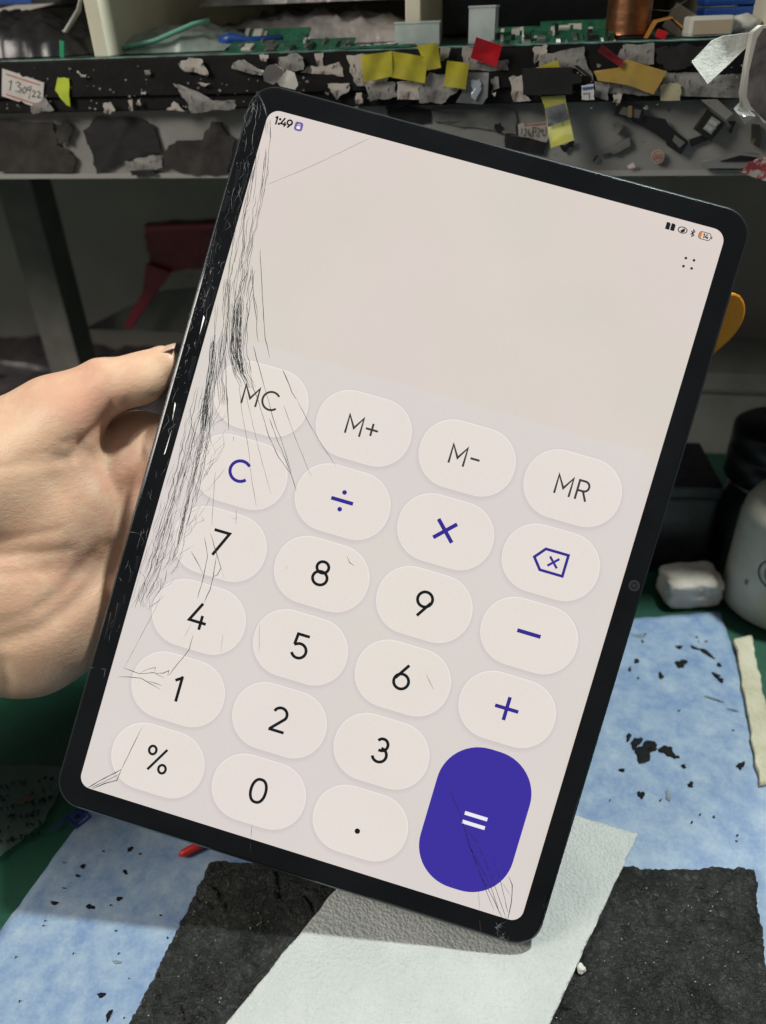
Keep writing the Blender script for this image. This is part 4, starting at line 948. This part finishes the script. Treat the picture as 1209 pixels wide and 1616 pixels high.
ap('grey_label', [(806, 500), (1070, 486), (1190, 500), (1195, 610), (1060, 590), (820, 552)], mat('greyed_label', (.20, .20, .19), .7, (.14, .14, .13), 80), 'greyed label with illegible pen scribble on the apron above the tablet', 'label', 400, S2)
ap('black_tape', [(1095, 568), (1120, 556), (1136, 580), (1128, 604), (1100, 600)], m_btape, 'small round black tape dot on the greyed label', 'tape', 400, S2, ABG)
ap('black_tape', [(-10, 628), (185, 658), (172, 722), (-10, 690)], m_btape, 'black tape strip on the apron right above the tablet top edge', 'tape', 800, S3, tear=.4)
ap('black_tape', [(246, 680), (312, 656), (316, 684), (264, 710)], m_btape, 'small black tape corner under the hanging yellow tape', 'tape', 800, S3, ABG)
o, loc = ap('paper_label', [(52, 580), (76, 572), (82, 582), (190, 566), (198, 640), (184, 664), (54, 632)], mat('old_label', (.42, .40, .36), .7, (.34, .32, .29), 90), 'old sticker with red line and pen writing 126 P29J on the apron', 'label', 800, S3, tear=.3)
lab_strokes(o, loc, 'red_line', [(P8(800, 0, S3, [(80, 586), (188, 574)]), 1.2, False)], m_rink)
hw = [[(70, 598), (66, 630)], [(80, 606), (88, 600), (90, 612), (78, 632), (92, 630)], [(104, 602), (96, 622), (104, 632), (108, 620), (98, 620)], [(112, 628), (108, 640)], [(122, 592), (118, 640)], [(122, 594), (136, 596), (134, 614), (120, 616)], [(140, 602), (150, 598), (152, 612), (138, 634), (154, 634)], [(166, 600), (158, 606), (160, 616), (170, 610), (168, 602), (166, 634)], [(184, 590), (182, 624), (174, 634), (168, 626)]]
lab_strokes(o, loc, 'handwriting', [(P8(800, 0, S3, h), .9, False) for h in hw], m_pen)
hwf = [[(870, 540), (880, 530), (886, 545), (872, 556)], [(905, 545), (920, 540)], [(940, 525), (956, 520), (950, 545), (935, 560), (960, 556)], [(970, 520), (985, 545), (990, 525), (1000, 560)], [(1015, 520), (1030, 530), (1020, 550), (1040, 560)], [(1050, 520), (1060, 545), (1068, 560)]]
# little electronic parts stuck to the apron
m_pl = mat('module_black', (.012, .012, .013), .4); m_gold = mat('contact_gold', (.45, .33, .15), .35, metal=.8); m_alu = mat('alu', (.45, .45, .43), .4, metal=.6)
def module(name, poly, m, lab, cat, th=.003, group=None):
    return scrap(name, P8(800, 0, S3, poly), m, lab, cat, base=AP + .0004 + th, th=th, tear=0, group=group)
o, loc = module('camera_module', [(526, 478), (644, 502), (628, 568), (504, 540)], m_pl, 'square black camera bracket with gold contact stuck on the apron', 'module')
kid(o, loc, 'inner_plate', P8(800, 0, S3, [(540, 496), (628, 514), (616, 552), (522, 532)]), mat('plate_grey', (.10, .10, .095), .5), .0003)
kid(o, loc, 'contact', P8(800, 0, S3, [(566, 492), (584, 494), (582, 548), (562, 544)]), m_gold, .0008, .0006)
o, loc = module('flex_cable', [(580, 560), (640, 540), (740, 556), (756, 586), (850, 662), (812, 722), (748, 680), (740, 660), (700, 630)], m_pl, 'black folded flex cable trailing from the camera bracket on the apron', 'cable', .0012)
kid(o, loc, 'clear_window', P8(800, 0, S3, [(782, 628), (830, 664), (806, 690), (772, 656)]), mat('plate_grey2', (.16, .16, .15), .3), .0003)
o, loc = module('lens_module', [(945, 514), (1022, 574), (952, 660), (876, 606)], m_pl, 'tilted black twin lens module with silver rims on the apron', 'module', .004)
kid(o, loc, 'rim', P8(800, 0, S3, [(956, 542), (996, 568), (952, 626), (914, 600)]), m_alu, .0003, .0006)
for q in ([(954, 556), (984, 574), (970, 592), (940, 572)], [(936, 580), (964, 598), (950, 616), (922, 596)]): kid(o, loc, 'lens_window', P8(800, 0, S3, q), mat('lens_pale', (.42, .43, .40), .25), .0010, .0004)
module('flex_tail', [(850, 652), (930, 626), (944, 652), (862, 684)], m_pl, 'short black flex tail below the twin lens module', 'cable', .001)
module('clear_strip', [(905, 466), (980, 462), (1056, 530), (1020, 560)], mat('milky_tape', (.38, .37, .34), .4, alpha=.6), 'milky tape strip holding the twin lens module', 'tape', .006)
module('metal_strip', [(430, 706), (570, 640), (578, 680), (500, 720), (480, 712), (438, 724)], mat('dull_metal', (.20, .195, .185), .45, (.12, .12, .11), 90), 'dull grey metal bracket strip stuck on the apron', 'bracket', .0012)
module('pebble_part', [(496, 580), (530, 572), (544, 590), (522, 622), (498, 614)], mat('pebble', (.10, .10, .095), .4, (.2, .2, .19), 200), 'small dark crumpled part on the apron under the camera bracket', 'part', .003)
module('thin_sliver', [(418, 724), (426, 726), (406, 756), (400, 752)], m_pl, 'tiny black sliver on the apron below the metal strip', 'sliver', .0006)
o, loc = module('round_sticker', [(704 + 31 * math.cos(a), 730 + 33 * math.sin(a)) for a in [k * PI / 10 for k in range(20)]], mat('stamp_paper', (.50, .40, .33), .7, (.42, .3, .25), 200), 'small round pinkish sticker with a stamped mark on the apron', 'sticker', .0004)
lab_strokes(o, loc, 'stamp_mark', [(P8(800, 0, S3, [(704 + 24 * math.cos(k * PI / 8), 730 + 25 * math.sin(k * PI / 8)) for k in range(16)]), .8, True)] + [(P8(800, 0, S3, [(690 + i * 9, 716), (694 + i * 9, 730), (688 + i * 9, 744)]), .9, False) for i in range(4)], mat('stamp_ink', (.25, .05, .05), .7))
module('pink_chip', [(560, 776), (590, 758), (600, 780), (570, 788)], m_pink, 'tiny pinkish paper chip on the apron below the round sticker', 'chip', .0004)
o, loc = module('grey_bracket', [(904, 760), (1000, 736), (1080, 712), (1180, 722), (1176, 776), (1120, 786), (920, 784)], mat('grey_frame', (.22, .22, .21), .45), 'thin grey plastic frame with dark slot at the lower right of the apron', 'frame', .003)
kid(o, loc, 'slot', P8(800, 0, S3, [(990, 752), (1090, 724), (1168, 734), (1164, 748), (1060, 752)]), m_pl, .0003)
scrap('red_film', P8(800, 0, S3, [(1080, 800), (1170, 740), (1230, 730), (1230, 850), (1160, 830)]), mat('red_white_film', (.30, .04, .05), .4, (.5, .45, .42), 220, .48, .55), 'crumpled red and white film at the right end of the apron', 'film', base=.004, tear=2)
o, loc = module('dark_hook', [(1036, 566), (1070, 566), (1046, 622), (1040, 620), (1060, 574), (1036, 574)], m_pl, 'bent black wire hook beside the twin lens module', 'wire', .001)
module('connector', [(1146, 580), (1182, 584), (1186, 640), (1178, 690), (1144, 670)], mat('conn', (.03, .028, .022), .5, (.25, .2, .12), 160, .6, .7), 'small dark connector hanging under the clear tag', 'connector', .002)
# white felt tag, clear tag and big pad hanging at the right
m_feltw = mat('white_felt', (.58, .60, .56), .9, (.42, .43, .40), 140, .42, .65, .5, 700)
scrap('felt_tag', P8(800, 0, S3, [(862, 288), (960, 188), (1010, 168), (1160, 148), (1140, 200), (1040, 296), (936, 392)]), m_feltw, 'white felt tag hanging down from the shelf top at the right', 'tag', base=.012, th=.0012, lift=.008, liftdir=(-.5, .6))
o, loc = scrap('foam_pad', P8(800, 0, S3, [(1150, 150), (1190, 118), (1260, 120), (1260, 590), (1196, 572), (1160, 520), (1104, 506), (1098, 440), (1120, 300)]), mat('white_foam', (.62, .60, .54), .7, (.5, .48, .43), 60), 'white foam pad with dirty dark face hanging at the far right', 'pad', base=.02, th=.006)
kid(o, loc, 'dark_face', P8(800, 0, S3, [(1166, 180), (1196, 132), (1260, 130), (1260, 580), (1200, 560), (1140, 500), (1118, 450), (1130, 330)]), mat('dirty_film', (.07, .062, .062), .45, (.20, .18, .18), 70, .4, .65, .3, 300), .0004, .0006)
scrap('clear_tag', P8(800, 0, S3, [(1058, 506), (1090, 474), (1160, 540), (1110, 580)]), mat('clear_plastic', (.5, .52, .5), .1, (.3, .3, .3), 60, alpha=.75, spec=.9), 'small clear glossy plastic tag below the foam pad', 'tag', base=.012, lift=.004, liftdir=(0, 1))
m_bstain = mat('dull_black', (.016, .015, .016), .7)
for pts in ([(690, 230), (840, 200), (960, 230), (900, 300), (760, 330), (700, 290)],): scrap('black_tape', P8(800, 0, S3, pts), m_bstain, 'dull black cloth tape patch between grey paper and felt tag', 'tape', tear=1.5, group=BT)

# ================================================================== THINGS STANDING ON THE SHELF
def put(px, py, back, dz=0.0, rz=0.0):
    return SM @ Matrix.Translation((sx(px, py, back), back, ZS + dz)) @ Matrix.Rotation(rz, 4, 'Z') @ Matrix.Scale(.81, 4)
def mm_at(back): return (CAM - (SO + EN * back)).length / F     # metres per photograph pixel there
m_pcb = mat('circuit_green', (.03, .16, .09), .4, (.02, .09, .055), 300, .45, .6, .1, 900); m_sil = mat('shield_can', (.42, .43, .40), .35, metal=.8)
m_chip_ = mat('chip_black', (.015, .015, .016), .45); m_tin = mat('solder', (.5, .5, .48), .3, metal=.9)
m_whp = mat('white_plastic', (.62, .63, .58), .4)
def board(px, back, w, d, lab, seed, rz=0, tilt=0, n=9, hmax=.004, dz=0):
    n = int(n * 2.2); hmax *= .42
    r = random.Random(seed)
    t = thing('circuit_board', lab, 'circuit board', put(px, 80, back, .0002 + dz, rz) @ Matrix.Rotation(tilt, 4, 'X'), 'loose circuit boards on the shelf')
    box('board', (-w / 2, w / 2, -d / 2, d / 2, 0, .001), m_pcb, t)
    for i in range(n):
        x = -w / 2 + w * (i + .5) / n + r.uniform(-.001, .001); ww = w / n * r.choice((.2, .3, .45, .9)); dd = r.uniform(.04, .22) * d; y = r.uniform(-.42, .4) * d; hh = r.uniform(.15, 1) ** 2 * hmax
        k = r.random()
        box('shield' if k < .35 else ('chip' if k < .75 else 'connector'), (x - ww, x + ww, max(-d / 2 + .0002, y - dd), min(d / 2, y + dd), .0011, .0011 + hh), m_sil if k < .35 else (m_chip_ if k < .75 else m_whp), t, .0002)
    for i in range(8):
        x = r.uniform(-w / 2, w / 2) * .96; box('solder_joint', (x - .0006, x + .0006, -d / 2 - .0004, -d / 2 + .0008, .0010, .0016), m_tin, t)
    return t
board(455, .018, .070, .03, 'green circuit board between the blue strip and the clear box', 1, .02, tilt=.22, n=11)
board(420, .05, .05, .03, 'small green board leaning behind other boards by the zip bag', 2, -.05, tilt=.6, n=8, hmax=.008)
board(600, .012, .036, .02, 'short green board under the clear plastic box', 3, .0, n=6, hmax=.003)
board(870, .016, .062, .028, 'populated green board between the clear cap and the copper spool', 4, .03, tilt=.25, n=12, hmax=.008)
board(830, .045, .05, .02, 'green board with tall silver connectors behind the red tab', 5, .0, tilt=.55, n=7, hmax=.011)
board(915, .05, .045, .03, 'tilted green board propped up beside the copper spool', 6, .0, tilt=.5, n=5, hmax=.002)
m_cbox = mat('clear_box', (.72, .80, .78), .12, (.55, .64, .62), 60, alpha=.55, spec=.8)
def clearbox(px, back, w, d, h, lab, rz=0):
    t = thing('plastic_box', lab, 'box', put(px, 75, back, .0002, rz))
    tk = .0008
    box('box_floor', (-w / 2, w / 2, -d / 2, d / 2, 0, tk), m_cbox, t)
    for b in ((-w / 2, w / 2, -d / 2, -d / 2 + tk, tk + .0001, h), (-w / 2, w / 2, d / 2 - tk, d / 2, tk + .0001, h), (-w / 2, -w / 2 + tk, -d / 2 + tk * 1.1, d / 2 - tk * 1.1, tk + .0001, h), (w / 2 - tk, w / 2, -d / 2 + tk * 1.1, d / 2 - tk * 1.1, tk + .0001, h)): box('box_side', b, m_cbox, t)
    box('lid', (-w / 2 - .0004, w / 2 + .0004, -d / 2 - .0004, d / 2 + .0004, h + .0001, h + .001), m_cbox, t)
    lump('white_filling', V((0, 0, h * .42)), w * .3, mat('filling', (.75, .78, .76), .5), t, 3, 3, .3, (1, d / w * .8, .35))
clearbox(660, .02, .023, .016, .0098, 'low clear plastic box with white filling above the yellow tape', .05)
clearbox(762, .022, .0135, .013, .0155, 'taller frosted clear cap standing behind the red tab', -.1)
# copper spool
mmS = mm_at(.03); sp = thing('wire_spool', 'spool of bare copper wire with black flange on the shelf', 'spool', put(988, 60, .03, .0002))
def copper():
    m = mat('copper_wire', (.42, .20, .10), .32, (.30, .13, .06), 90, metal=.9); nt = m.node_tree; N = nt.nodes; L = nt.links
    tc = N.new('ShaderNodeTexCoord'); wv = N.new('ShaderNodeTexWave'); wv.bands_direction = 'Z'; wv.inputs['Scale'].default_value = 480; wv.inputs['Distortion'].default_value = .4; L.new(tc.outputs['Object'], wv.inputs[0])
    bp = N.new('ShaderNodeBump'); bp.inputs['Strength'].default_value = .5; bp.inputs['Distance'].default_value = .0006; L.new(wv.outputs[0], bp.inputs['Height']); L.new(bp.outputs[0], N['Principled BSDF'].inputs['Normal'])
    return m
R_ = .0112
lathe('winding', [(R_ * .96, .0012)] + [(R_ * (1 + .012 * ((i * 7) % 5 - 2) / 2), .0016 + i * .0009) for i in range(22)] + [(R_ * .95, .0216)], copper(), sp, 36)
lathe('flange', [(R_ * 1.05, 0), (R_ * 1.05, .0010)], m_chip_, sp, 36, False); lathe('flange', [(R_ * 1.5, .0218), (R_ * 1.5, .0235), (R_ * 1.42, .0242)], m_chip_, sp, 36, False)
lathe('hub', [(R_ * .5, .0243), (R_ * .5, .026)], mat('hub_teal', (.05, .16, .15), .4), sp, 24, False)
v, f = tubevf([V((.010, 0, .012)), V((.02, .0, .011)), V((.03, .01, .016)), V((.036, .012, .030))], .00022, 6); link('wire_end', v, f, mat('wire_pale', (.5, .45, .38), .3, metal=.8), sp, True)
# amber flexible circuit and small white parts
m_fpc = mat('amber_flex', (.55, .27, .05), .35, (.45, .22, .05), 100, bump=.1)
fx = thing('flex_circuit', 'amber folded flexible circuit beside the copper spool', 'flex circuit', put(1048, 60, .022, .0002))
prism('fold', [(-.010, .0), (-.006, .0075), (.0015, .0088), (.0022, .0082), (-.0052, .0066), (-.0088, 0)], -.006, .006, m_fpc, fx, fn=lambda x, y, z: V((x, z, y)))
prism('tail', [(.0016, .0086), (.010, .003), (.016, .0018), (.016, .0012), (.0095, .0022), (.0018, .0079)], -.005, .0055, m_fpc, fx, fn=lambda x, y, z: V((x, z, y)))
tag(link('paper_piece', *boxvf(-.008, .008, -.0004, .0004, 0, .012), mat('kraft', (.55, .47, .38), .8)), 'beige paper piece standing behind the amber flex circuit', 'paper'); bpy.data.objects['paper_piece'].matrix_world = put(1065, 50, .04, .0005) @ Matrix.Rotation(.5, 4, 'Y')
o = link('red_bit', *boxvf(-.0025, .0025, -.001, .001, 0, .0035), m_rtape, None); o.matrix_world = put(1041, 60, .012, .0002) @ Matrix.Rotation(.3, 4, 'Y') ; tag(o, 'small red plastic bit lying before the amber flex circuit', 'plastic bit')
wb = thing('adapter', 'small white plastic box with tan front on the shelf near the felt tag', 'box', put(1114, 60, .016, .0002, .1))
box('case', (-.0105, .0105, -.007, .007, 0, .0088), m_whp, wb, .0016); box('tan_front', (-.0092, .0092, -.0076, -.0071, .0012, .0070), mat('tan', (.5, .40, .28), .6), wb, .0001)
bb = thing('blue_case', 'blue plastic case standing at the back of the shelf on the right', 'case', put(1150, 40, .05, .0002))
m_bluep = mat('blue_plastic', (.015, .07, .30), .35)
box('case_body', (-.016, .013, -.012, .012, 0, .012), m_bluep, bb, .0015); box('case_lid', (-.0165, .0135, -.0125, .0125, .0123, .034), m_bluep, bb, .002)
tag(lump('tissue_ball', (put(1170, 55, .02) @ V((0, 0, .0045))), .0050, mat('tissue', (.66, .66, .62), .9, bump=.5, bscale=300), None, 8, 3, .3, (1.3, 1, .8)), 'small crumpled white tissue beside the blue case', 'tissue')
# zip bag, blue strip, bubble packs
def crumple(name, mw, w, d, h, m, lab, cat, seed, n=36, rough=1.0, group=None, parent=None, fq=60):
    v, f = [], []
    for s in (1, 0):
        for i in range(n + 1):
            for j in range(n + 1):
                a, b = i / n * 2 - 1, j / n * 2 - 1; e = (max(0, 1 - a * a) * max(0, 1 - b * b)) ** .4
                x, y = a * w / 2, b * d / 2; nz = mnoise.noise(V((x * fq + seed, y * fq, seed))) + .6 * mnoise.noise(V((x * fq * 2.7, y * fq * 2.7 + seed, 2)))
                z = h * e * (1 + .35 * rough * nz) if s else 0.0
                if not s: z = h * .04 * e
                v.append(V((x * (1 + .05 * nz), y * (1 + .05 * nz), max(z, .0002))))
    N2 = (n + 1) ** 2
    for i in range(n):
        for j in range(n): k = i * (n + 1) + j; f += [(k, k + n + 1, k + n + 2, k + 1), (N2 + k, N2 + k + 1, N2 + k + n + 2, N2 + k + n + 1)]
    o = link(name, v, f, m, parent, True)
    if mw is not None: o.matrix_world = mw
    if lab: tag(o, lab, cat, group)
    return o
m_zip = mat('zip_bag_film', (.45, .58, .52), .2, (.28, .33, .30), 40, alpha=.8, spec=.7, bump=.3, bscale=100)
zb = crumple('zip_bag', put(300, 80, .05, .0002, .15), .075, .07, .012, m_zip, 'clear zip bag with green seal lying on the shelf beside the partition', 'bag', 3)
v, f = tubevf([V((-.036, -.033, .0022)), V((-.01, -.036, .0062)), V((.012, -.035, .0130)), V((.02, -.03, .0145))], .0013, 8); link('green_seal', v, f, mat('seal_green', (.20, .52, .38), .35), zb, True)
o = link('blue_strip', *tubevf([V((-.016, 0, .003)), V((-.010, 0, .0045)), V((0, .001, .0035)), V((.02, .002, .0042))], [.003, .0032, .0018, .0015], 8), m_bluep, None, True); o.matrix_world = put(392, 70, .03, .001); tag(o, 'blue plastic strip on the shelf behind the circuit boards', 'strip')
m_bub = mat('bubble_wrap', (.30, .28, .27), .25, (.44, .42, .41), 50, .4, .6, .5, 130, spec=.7, voro=1.2, vscale=220)
BG = 'bubble wrapped parcels on the shelf'
crumple('bubble_parcel', put(498, 40, .10, .0002, .02), .135, .07, .017, m_bub, 'lower grey bubble-wrapped parcel on the shelf between the partitions', 'parcel', 11, group=BG, fq=90)
crumple('bubble_parcel', put(490, 20, .10, .0175, -.03), .125, .066, .017, m_bub, 'upper grey bubble-wrapped parcel on top of the other parcel', 'parcel', 17, group=BG, fq=90)
# dark clutter at the left end and inside the right compartment
m_dkp = mat('dark_plastic', (.013, .013, .015), .3, (.03, .03, .035), 60, bump=.2, bscale=120)
crumple('black_bag', put(40, 85, .05, .0002, .1), .10, .08, .020, m_dkp, 'crumpled black plastic bag at the left end of the shelf', 'bag', 23)
o = link('cable_loop', *tubevf([put(60, 80, .03) @ V((x, y, z)) for x, y, z in ((-.01, 0, .004), (.006, .002, .006), (.018, .004, .012), (.028, .006, .022), (.034, .008, .036), (.038, .01, .06))], .0011, 8), mat('cable_grey', (.40, .40, .38), .4), None, True); tag(o, 'thin grey cable curving up in front of the cream partition', 'cable')
o = link('green_clip', *boxvf(-.0012, .0012, -.0006, .0006, 0, .008), mat('clip_green', (.02, .35, .16), .4)); o.matrix_world = put(98, 88, .006, .0003) @ Matrix.Rotation(.25, 4, 'Y'); tag(o, 'thin green plastic clip standing by the black bag', 'clip')
ph = thing('old_phone', 'dark flat phone lying behind the black bag with blue edge', 'phone', put(40, 60, .12, .021, .05)); box('phone_body', (-.04, .05, -.035, .035, 0, .007), m_dkp, ph, .002); box('blue_edge', (-.03, .03, -.0358, -.0352, .002, .005), m_bluep, ph)
o = link('paper_slip', *boxvf(-.014, .014, -.02, .02, 0, .0004), m_wht); o.matrix_world = put(48, 60, .08, .0205, .05) @ Matrix.Rotation(.1, 4, 'X'); tag(o, 'white paper slip lying on the black bag under the phone', 'paper')
db = thing('dark_tray', 'wide dark tray filling the compartment behind the circuit boards', 'tray', put(800, 40, .15, .0002)); box('tray_body', (-.055, .075, -.03, .03, 0, .022), m_dkp, db, .002); box('tray_rim', (-.057, .077, -.032, .032, .0222, .025), mat('rim_grey', (.08, .085, .08), .4), db, .0008)

# ================================================================== UNDER THE SHELF
m_pur = mat('dark_glossy_film', (.10, .085, .095), .2, (.22, .19, .20), 30, .42, .7, .4, 60, spec=.8)
DG = 'dark glossy plastic packs under the shelf'
def pack(px, py, w, d, h, seed, lab, rz=0.0, m=m_pur):
    p = onz(px, py, 0.0); crumple('plastic_pack', Matrix.Translation((p.x, p.y, .0004)) @ Matrix.Rotation(rz - PSI, 4, 'Z'), w, d, h, m, lab, 'pack', seed, group=DG, fq=22)
pack(20, 560, .30, .10, .024, 31, 'dark glossy plastic pack lying in front of the post')
pack(120, 640, .22, .10, .020, 37, 'dark glossy plastic pack half hidden behind the thumb', .15)
pack(290, 560, .20, .12, .022, 41, 'dark glossy plastic pack beneath the red bubble pouch', -.1)
# red bubble pouch with its strap, leaning on the wall
rp_ = thing('red_pouch', 'dark red bubble pouch with a narrow strap leaning at the back wall', 'pouch', SM)
m_rb = mat('red_bubble', (.28, .012, .035), .35, (.18, .008, .022), 60, bump=.3, bscale=100, voro=1.4, vscale=260, spec=.6)
def wp(px, py, back): x, z = sfl(px, py, -back); return (x, back, z)
def slab(name, poly, back, th, m, parent, bev=.001):
    P = [wp(px, py, back) for px, py in poly]; n = len(P)
    v = [V(p) for p in P] + [V((p[0], p[1] + th, p[2])) for p in P]
    return link(name, v, [tuple(range(n)), tuple(range(2 * n - 1, n - 1, -1))] + [(i, n + i, n + (i + 1) % n, (i + 1) % n) for i in range(n)], m, parent, False, bev)
slab('pouch', torn([(226, 356), (300, 352), (420, 350), (420, 425), (300, 425), (258, 432), (236, 424), (230, 380)], 1.2), .155, .012, m_rb, rp_)
slab('strap', [(230, 416), (270, 430), (238, 474), (206, 520), (194, 515), (224, 462)], .150, .003, m_rb, rp_, .0005)
slab('seam', [(228, 357), (418, 351), (418, 358), (229, 364)], .1535, .001, mat('seam_red', (.42, .05, .08), .3), rp_, .0002)
# dark translucent wedge under the pouch
slab_ = slab('dark_wedge', [(130, 520), (250, 460), (440, 440), (440, 530)], .17, .002, mat('dark_translucent', (.12, .115, .105), .3, alpha=.6), None); slab_.matrix_world = SM; tag(slab_, 'dark translucent wedge behind the strap of the red pouch', 'sheet')
# right hand side: bottle, jars, box, sponge, orange handle
def stand(px, py): p = onz(px, py, 0); return p
m_btl = mat('milky_bottle', (.80, .76, .62), .35, (.70, .66, .53), 40, sss=.1)
p = stand(1226, 950); mw = Matrix.Translation((p.x, p.y, .0002))
bt = thing('bottle', 'milky white dispenser bottle with a round printed emblem', 'bottle', mw)
Rb = .0300
lathe('bottle_body', [(Rb * .9, 0), (Rb, .003), (Rb * 1.0, .030), (Rb, .054), (Rb * .96, .061), (Rb * .86, .067), (Rb * .68, .072), (Rb * .56, .0745), (Rb * .52, .077), (Rb * .52, .082)], m_btl, bt, 64)
lathe('bottle_cap', [(Rb * .60, .0825), (Rb * .60, .104), (Rb * .54, .106)], m_whp, bt, 40, False)
# emblem on the bottle's wall, facing the bench front
tocam = math.atan2(-p.y, -p.x)
def onb(u, vv): a = tocam + u / Rb; return V((Rb * 1.018 * math.cos(a), Rb * 1.018 * math.sin(a), vv))
def bottle_strokes(name, strokes, m):
    v, f = [], []
    for pts, wd, cl in strokes:
        rv, rq = ribbon(pts, wd, cl); k = len(v); v += [onb(x, y) for x, y in rv]; f += [tuple(i + k for i in q) for q in rq]
    return link(name, v, f, m, bt)
ex, ey = -.0040, .037
bottle_strokes('emblem', [(arc(ex, ey, .0085, .0085, 0, 360, 40)[:-1], .0008, True)], m_pen)
bottle_strokes('emblem_fill', [(arc(ex, ey, .0032, .0034, 0, 360, 24)[:-1], .0050, True)], mat('emblem_blue', (.13, .16, .19), .5, (.3, .32, .33), 250))
bottle_strokes('emblem_mark', [([(ex - .002, ey - .003), (ex, ey + .002), (ex + .003, ey - .002)], .0012, False), ([(ex - .004, ey - .0045), (ex + .004, ey - .005)], .0008, False)], m_pen)
bottle_strokes('emblem_mark', [(arc(ex - .013, ey - .012, .0006, .0014, 0, 360, 10)[:-1], .0006, True)], mat('mark_grey', (.12, .12, .11), .6))
m_jar = mat('dark_jar_glass', (.055, .060, .060), .12, (.03, .034, .036), 30, alpha=.82, spec=.8); m_cap = mat('black_cap', (.010, .010, .012), .3)
def jar(px, py, R, h, ch, lab, cw=1.05):
    p = stand(px, py); t = thing('glass_jar', lab, 'jar', Matrix.Translation((p.x, p.y, .0002)))
    lathe('jar_body', [(R * .9, 0), (R, .003), (R, h * .8), (R * .9, h * .9), (R * .8, h)], m_jar, t, 48)
    lathe('liquid', [(R * .85, .003), (R * .93, .005), (R * .93, h * .45)], mat('jar_liquid', (.03, .035, .04), .2), t, 40, False)
    lathe('neck_ring', [(R * .82, h + .0003), (R * .86, h + .002), (R * .82, h + .004)], m_alu, t, 40)
    lathe('cap', [(R * cw * .9, h + .0043), (R * cw, h + .006), (R * cw, h + .006 + ch * .45), (R * cw * .93, h + .006 + ch * .5), (R * cw * 1.0, h + .006 + ch * .55), (R * cw, h + .006 + ch * .93), (R * cw * .9, h + .006 + ch)], m_cap, t, 48)
jar(1185, 880, .0260, .052, .030, 'dark glass jar with a black cap behind the milky bottle')
jar(1262, 800, .026, .075, .030, 'second dark jar with black cap standing farther back by the wall')
p = stand(1060, 905); t = thing('black_box', 'matt black box standing beside the dark jar behind the tablet', 'box', Matrix.Translation((p.x, p.y, .0002)) @ Matrix.Rotation(-.12, 4, 'Z'))
box('box_body', (-.035, .016, 0, .05, 0, .052), m_dkp, t, .002); box('box_lid', (-.036, .017, -.001, .051, .0523, .060), m_dkp, t, .0015)
m_spg = mat('old_sponge', (.80, .75, .66), .95, (.62, .54, .45), 70, .4, .65, .8, 260)
p = stand(1094, 962)
def softblock(name, mw, w, d, h, m, lab, cat, seed, e=.28, amp=.05):
    bm = bmesh.new(); bmesh.ops.create_icosphere(bm, subdivisions=5, radius=1)
    for q in bm.verts:
        c = q.co; l = (abs(c.x) ** (2 / e) + abs(c.y) ** (2 / e) + abs(c.z) ** (2 / e)) ** (e / 2); c = c / l
        k = 1 + amp * mnoise.noise(c * 2.2 + V((seed, 0, 0))) + amp * .6 * mnoise.noise(c * 9 + V((0, seed, 0)))
        q.co = V((c.x * w / 2, c.y * d / 2, c.z * h / 2)) * k + V((0, 0, h / 2))
    me = bpy.data.meshes.new(name); bm.to_mesh(me); bm.free(); me.materials.append(m); me.polygons.foreach_set('use_smooth', [True] * len(me.polygons))
    o = bpy.data.objects.new(name, me); COL.objects.link(o); o.matrix_world = mw; tag(o, lab, cat); return o
softblock('sponge', Matrix.Translation((p.x, p.y + .010, .0006)) @ Matrix.Rotation(.05, 4, 'Z'), .030, .022, .0175, m_spg, 'cream worn sponge block beside the milky bottle', 'sponge', 5, .26, .06)
m_gbx = mat('grey_carton', (.30, .31, .29), .6, (.24, .245, .23), 30)
p = stand(1190, 720); t = thing('grey_box', 'low dark grey box at the back under the right end of the shelf', 'box', Matrix.Translation((p.x, p.y, .0002)) @ Matrix.Rotation(-PSI, 4, 'Z'))
box('box_body', (-.13, .13, 0, .07, 0, .050), m_gbx, t, .001); box('box_lid', (-.132, .132, -.002, .072, .0503, .064), m_gbx, t, .001); box('lid_edge', (-.132, .132, -.0026, -.0021, .0500, .0525), mat('lid_edge', (.2, .2, .19), .5), t)
# orange tool handle leaning back
m_org = mat('orange_plastic', (.80, .36, .015), .3, (.72, .28, .01), 40, spec=.6, sss=.1)
a0 = onpl(1156, 474, SO - EN * .075, EN); b0 = onpl(968, 770, SO - EN * .09, EN); b0.z = max(b0.z, .005)
ax = (a0 - b0); Lh = ax.length; ax.normalize(); sd = ax.cross(EN).normalized(); nn = sd.cross(ax)
tool = thing('scraper', 'orange plastic scraper handle leaning behind the right edge of the tablet', 'tool', frame_m(b0, sd, nn, ax))
prof = [(0, .0026), (.3, .0026), (.6, .0031)] + [(.7 + .33 * k / 24, .0036 + .0036 * math.sin(min(1, k / 15) * PI / 2) ** 2 if k <= 15 else .0072 * math.sqrt(max(.02, 1 - ((k - 15) / 9) ** 2))) for k in range(25)]
pl = [(-w_, t_ * Lh) for t_, w_ in prof] + [(w_, t_ * Lh) for t_, w_ in reversed(prof)]
prism('handle', pl, -.002, .002, m_org, tool, .0007, fn=lambda x, y, z: V((x, z, y)))
lathe_ = blobs
o = link('dirt_mark', *tubevf([V((.004, -.0023, Lh * .74)), V((.0055, -.0024, Lh * .76)), V((.0045, -.0023, Lh * .79))], .0010, 6), m_tar, tool)
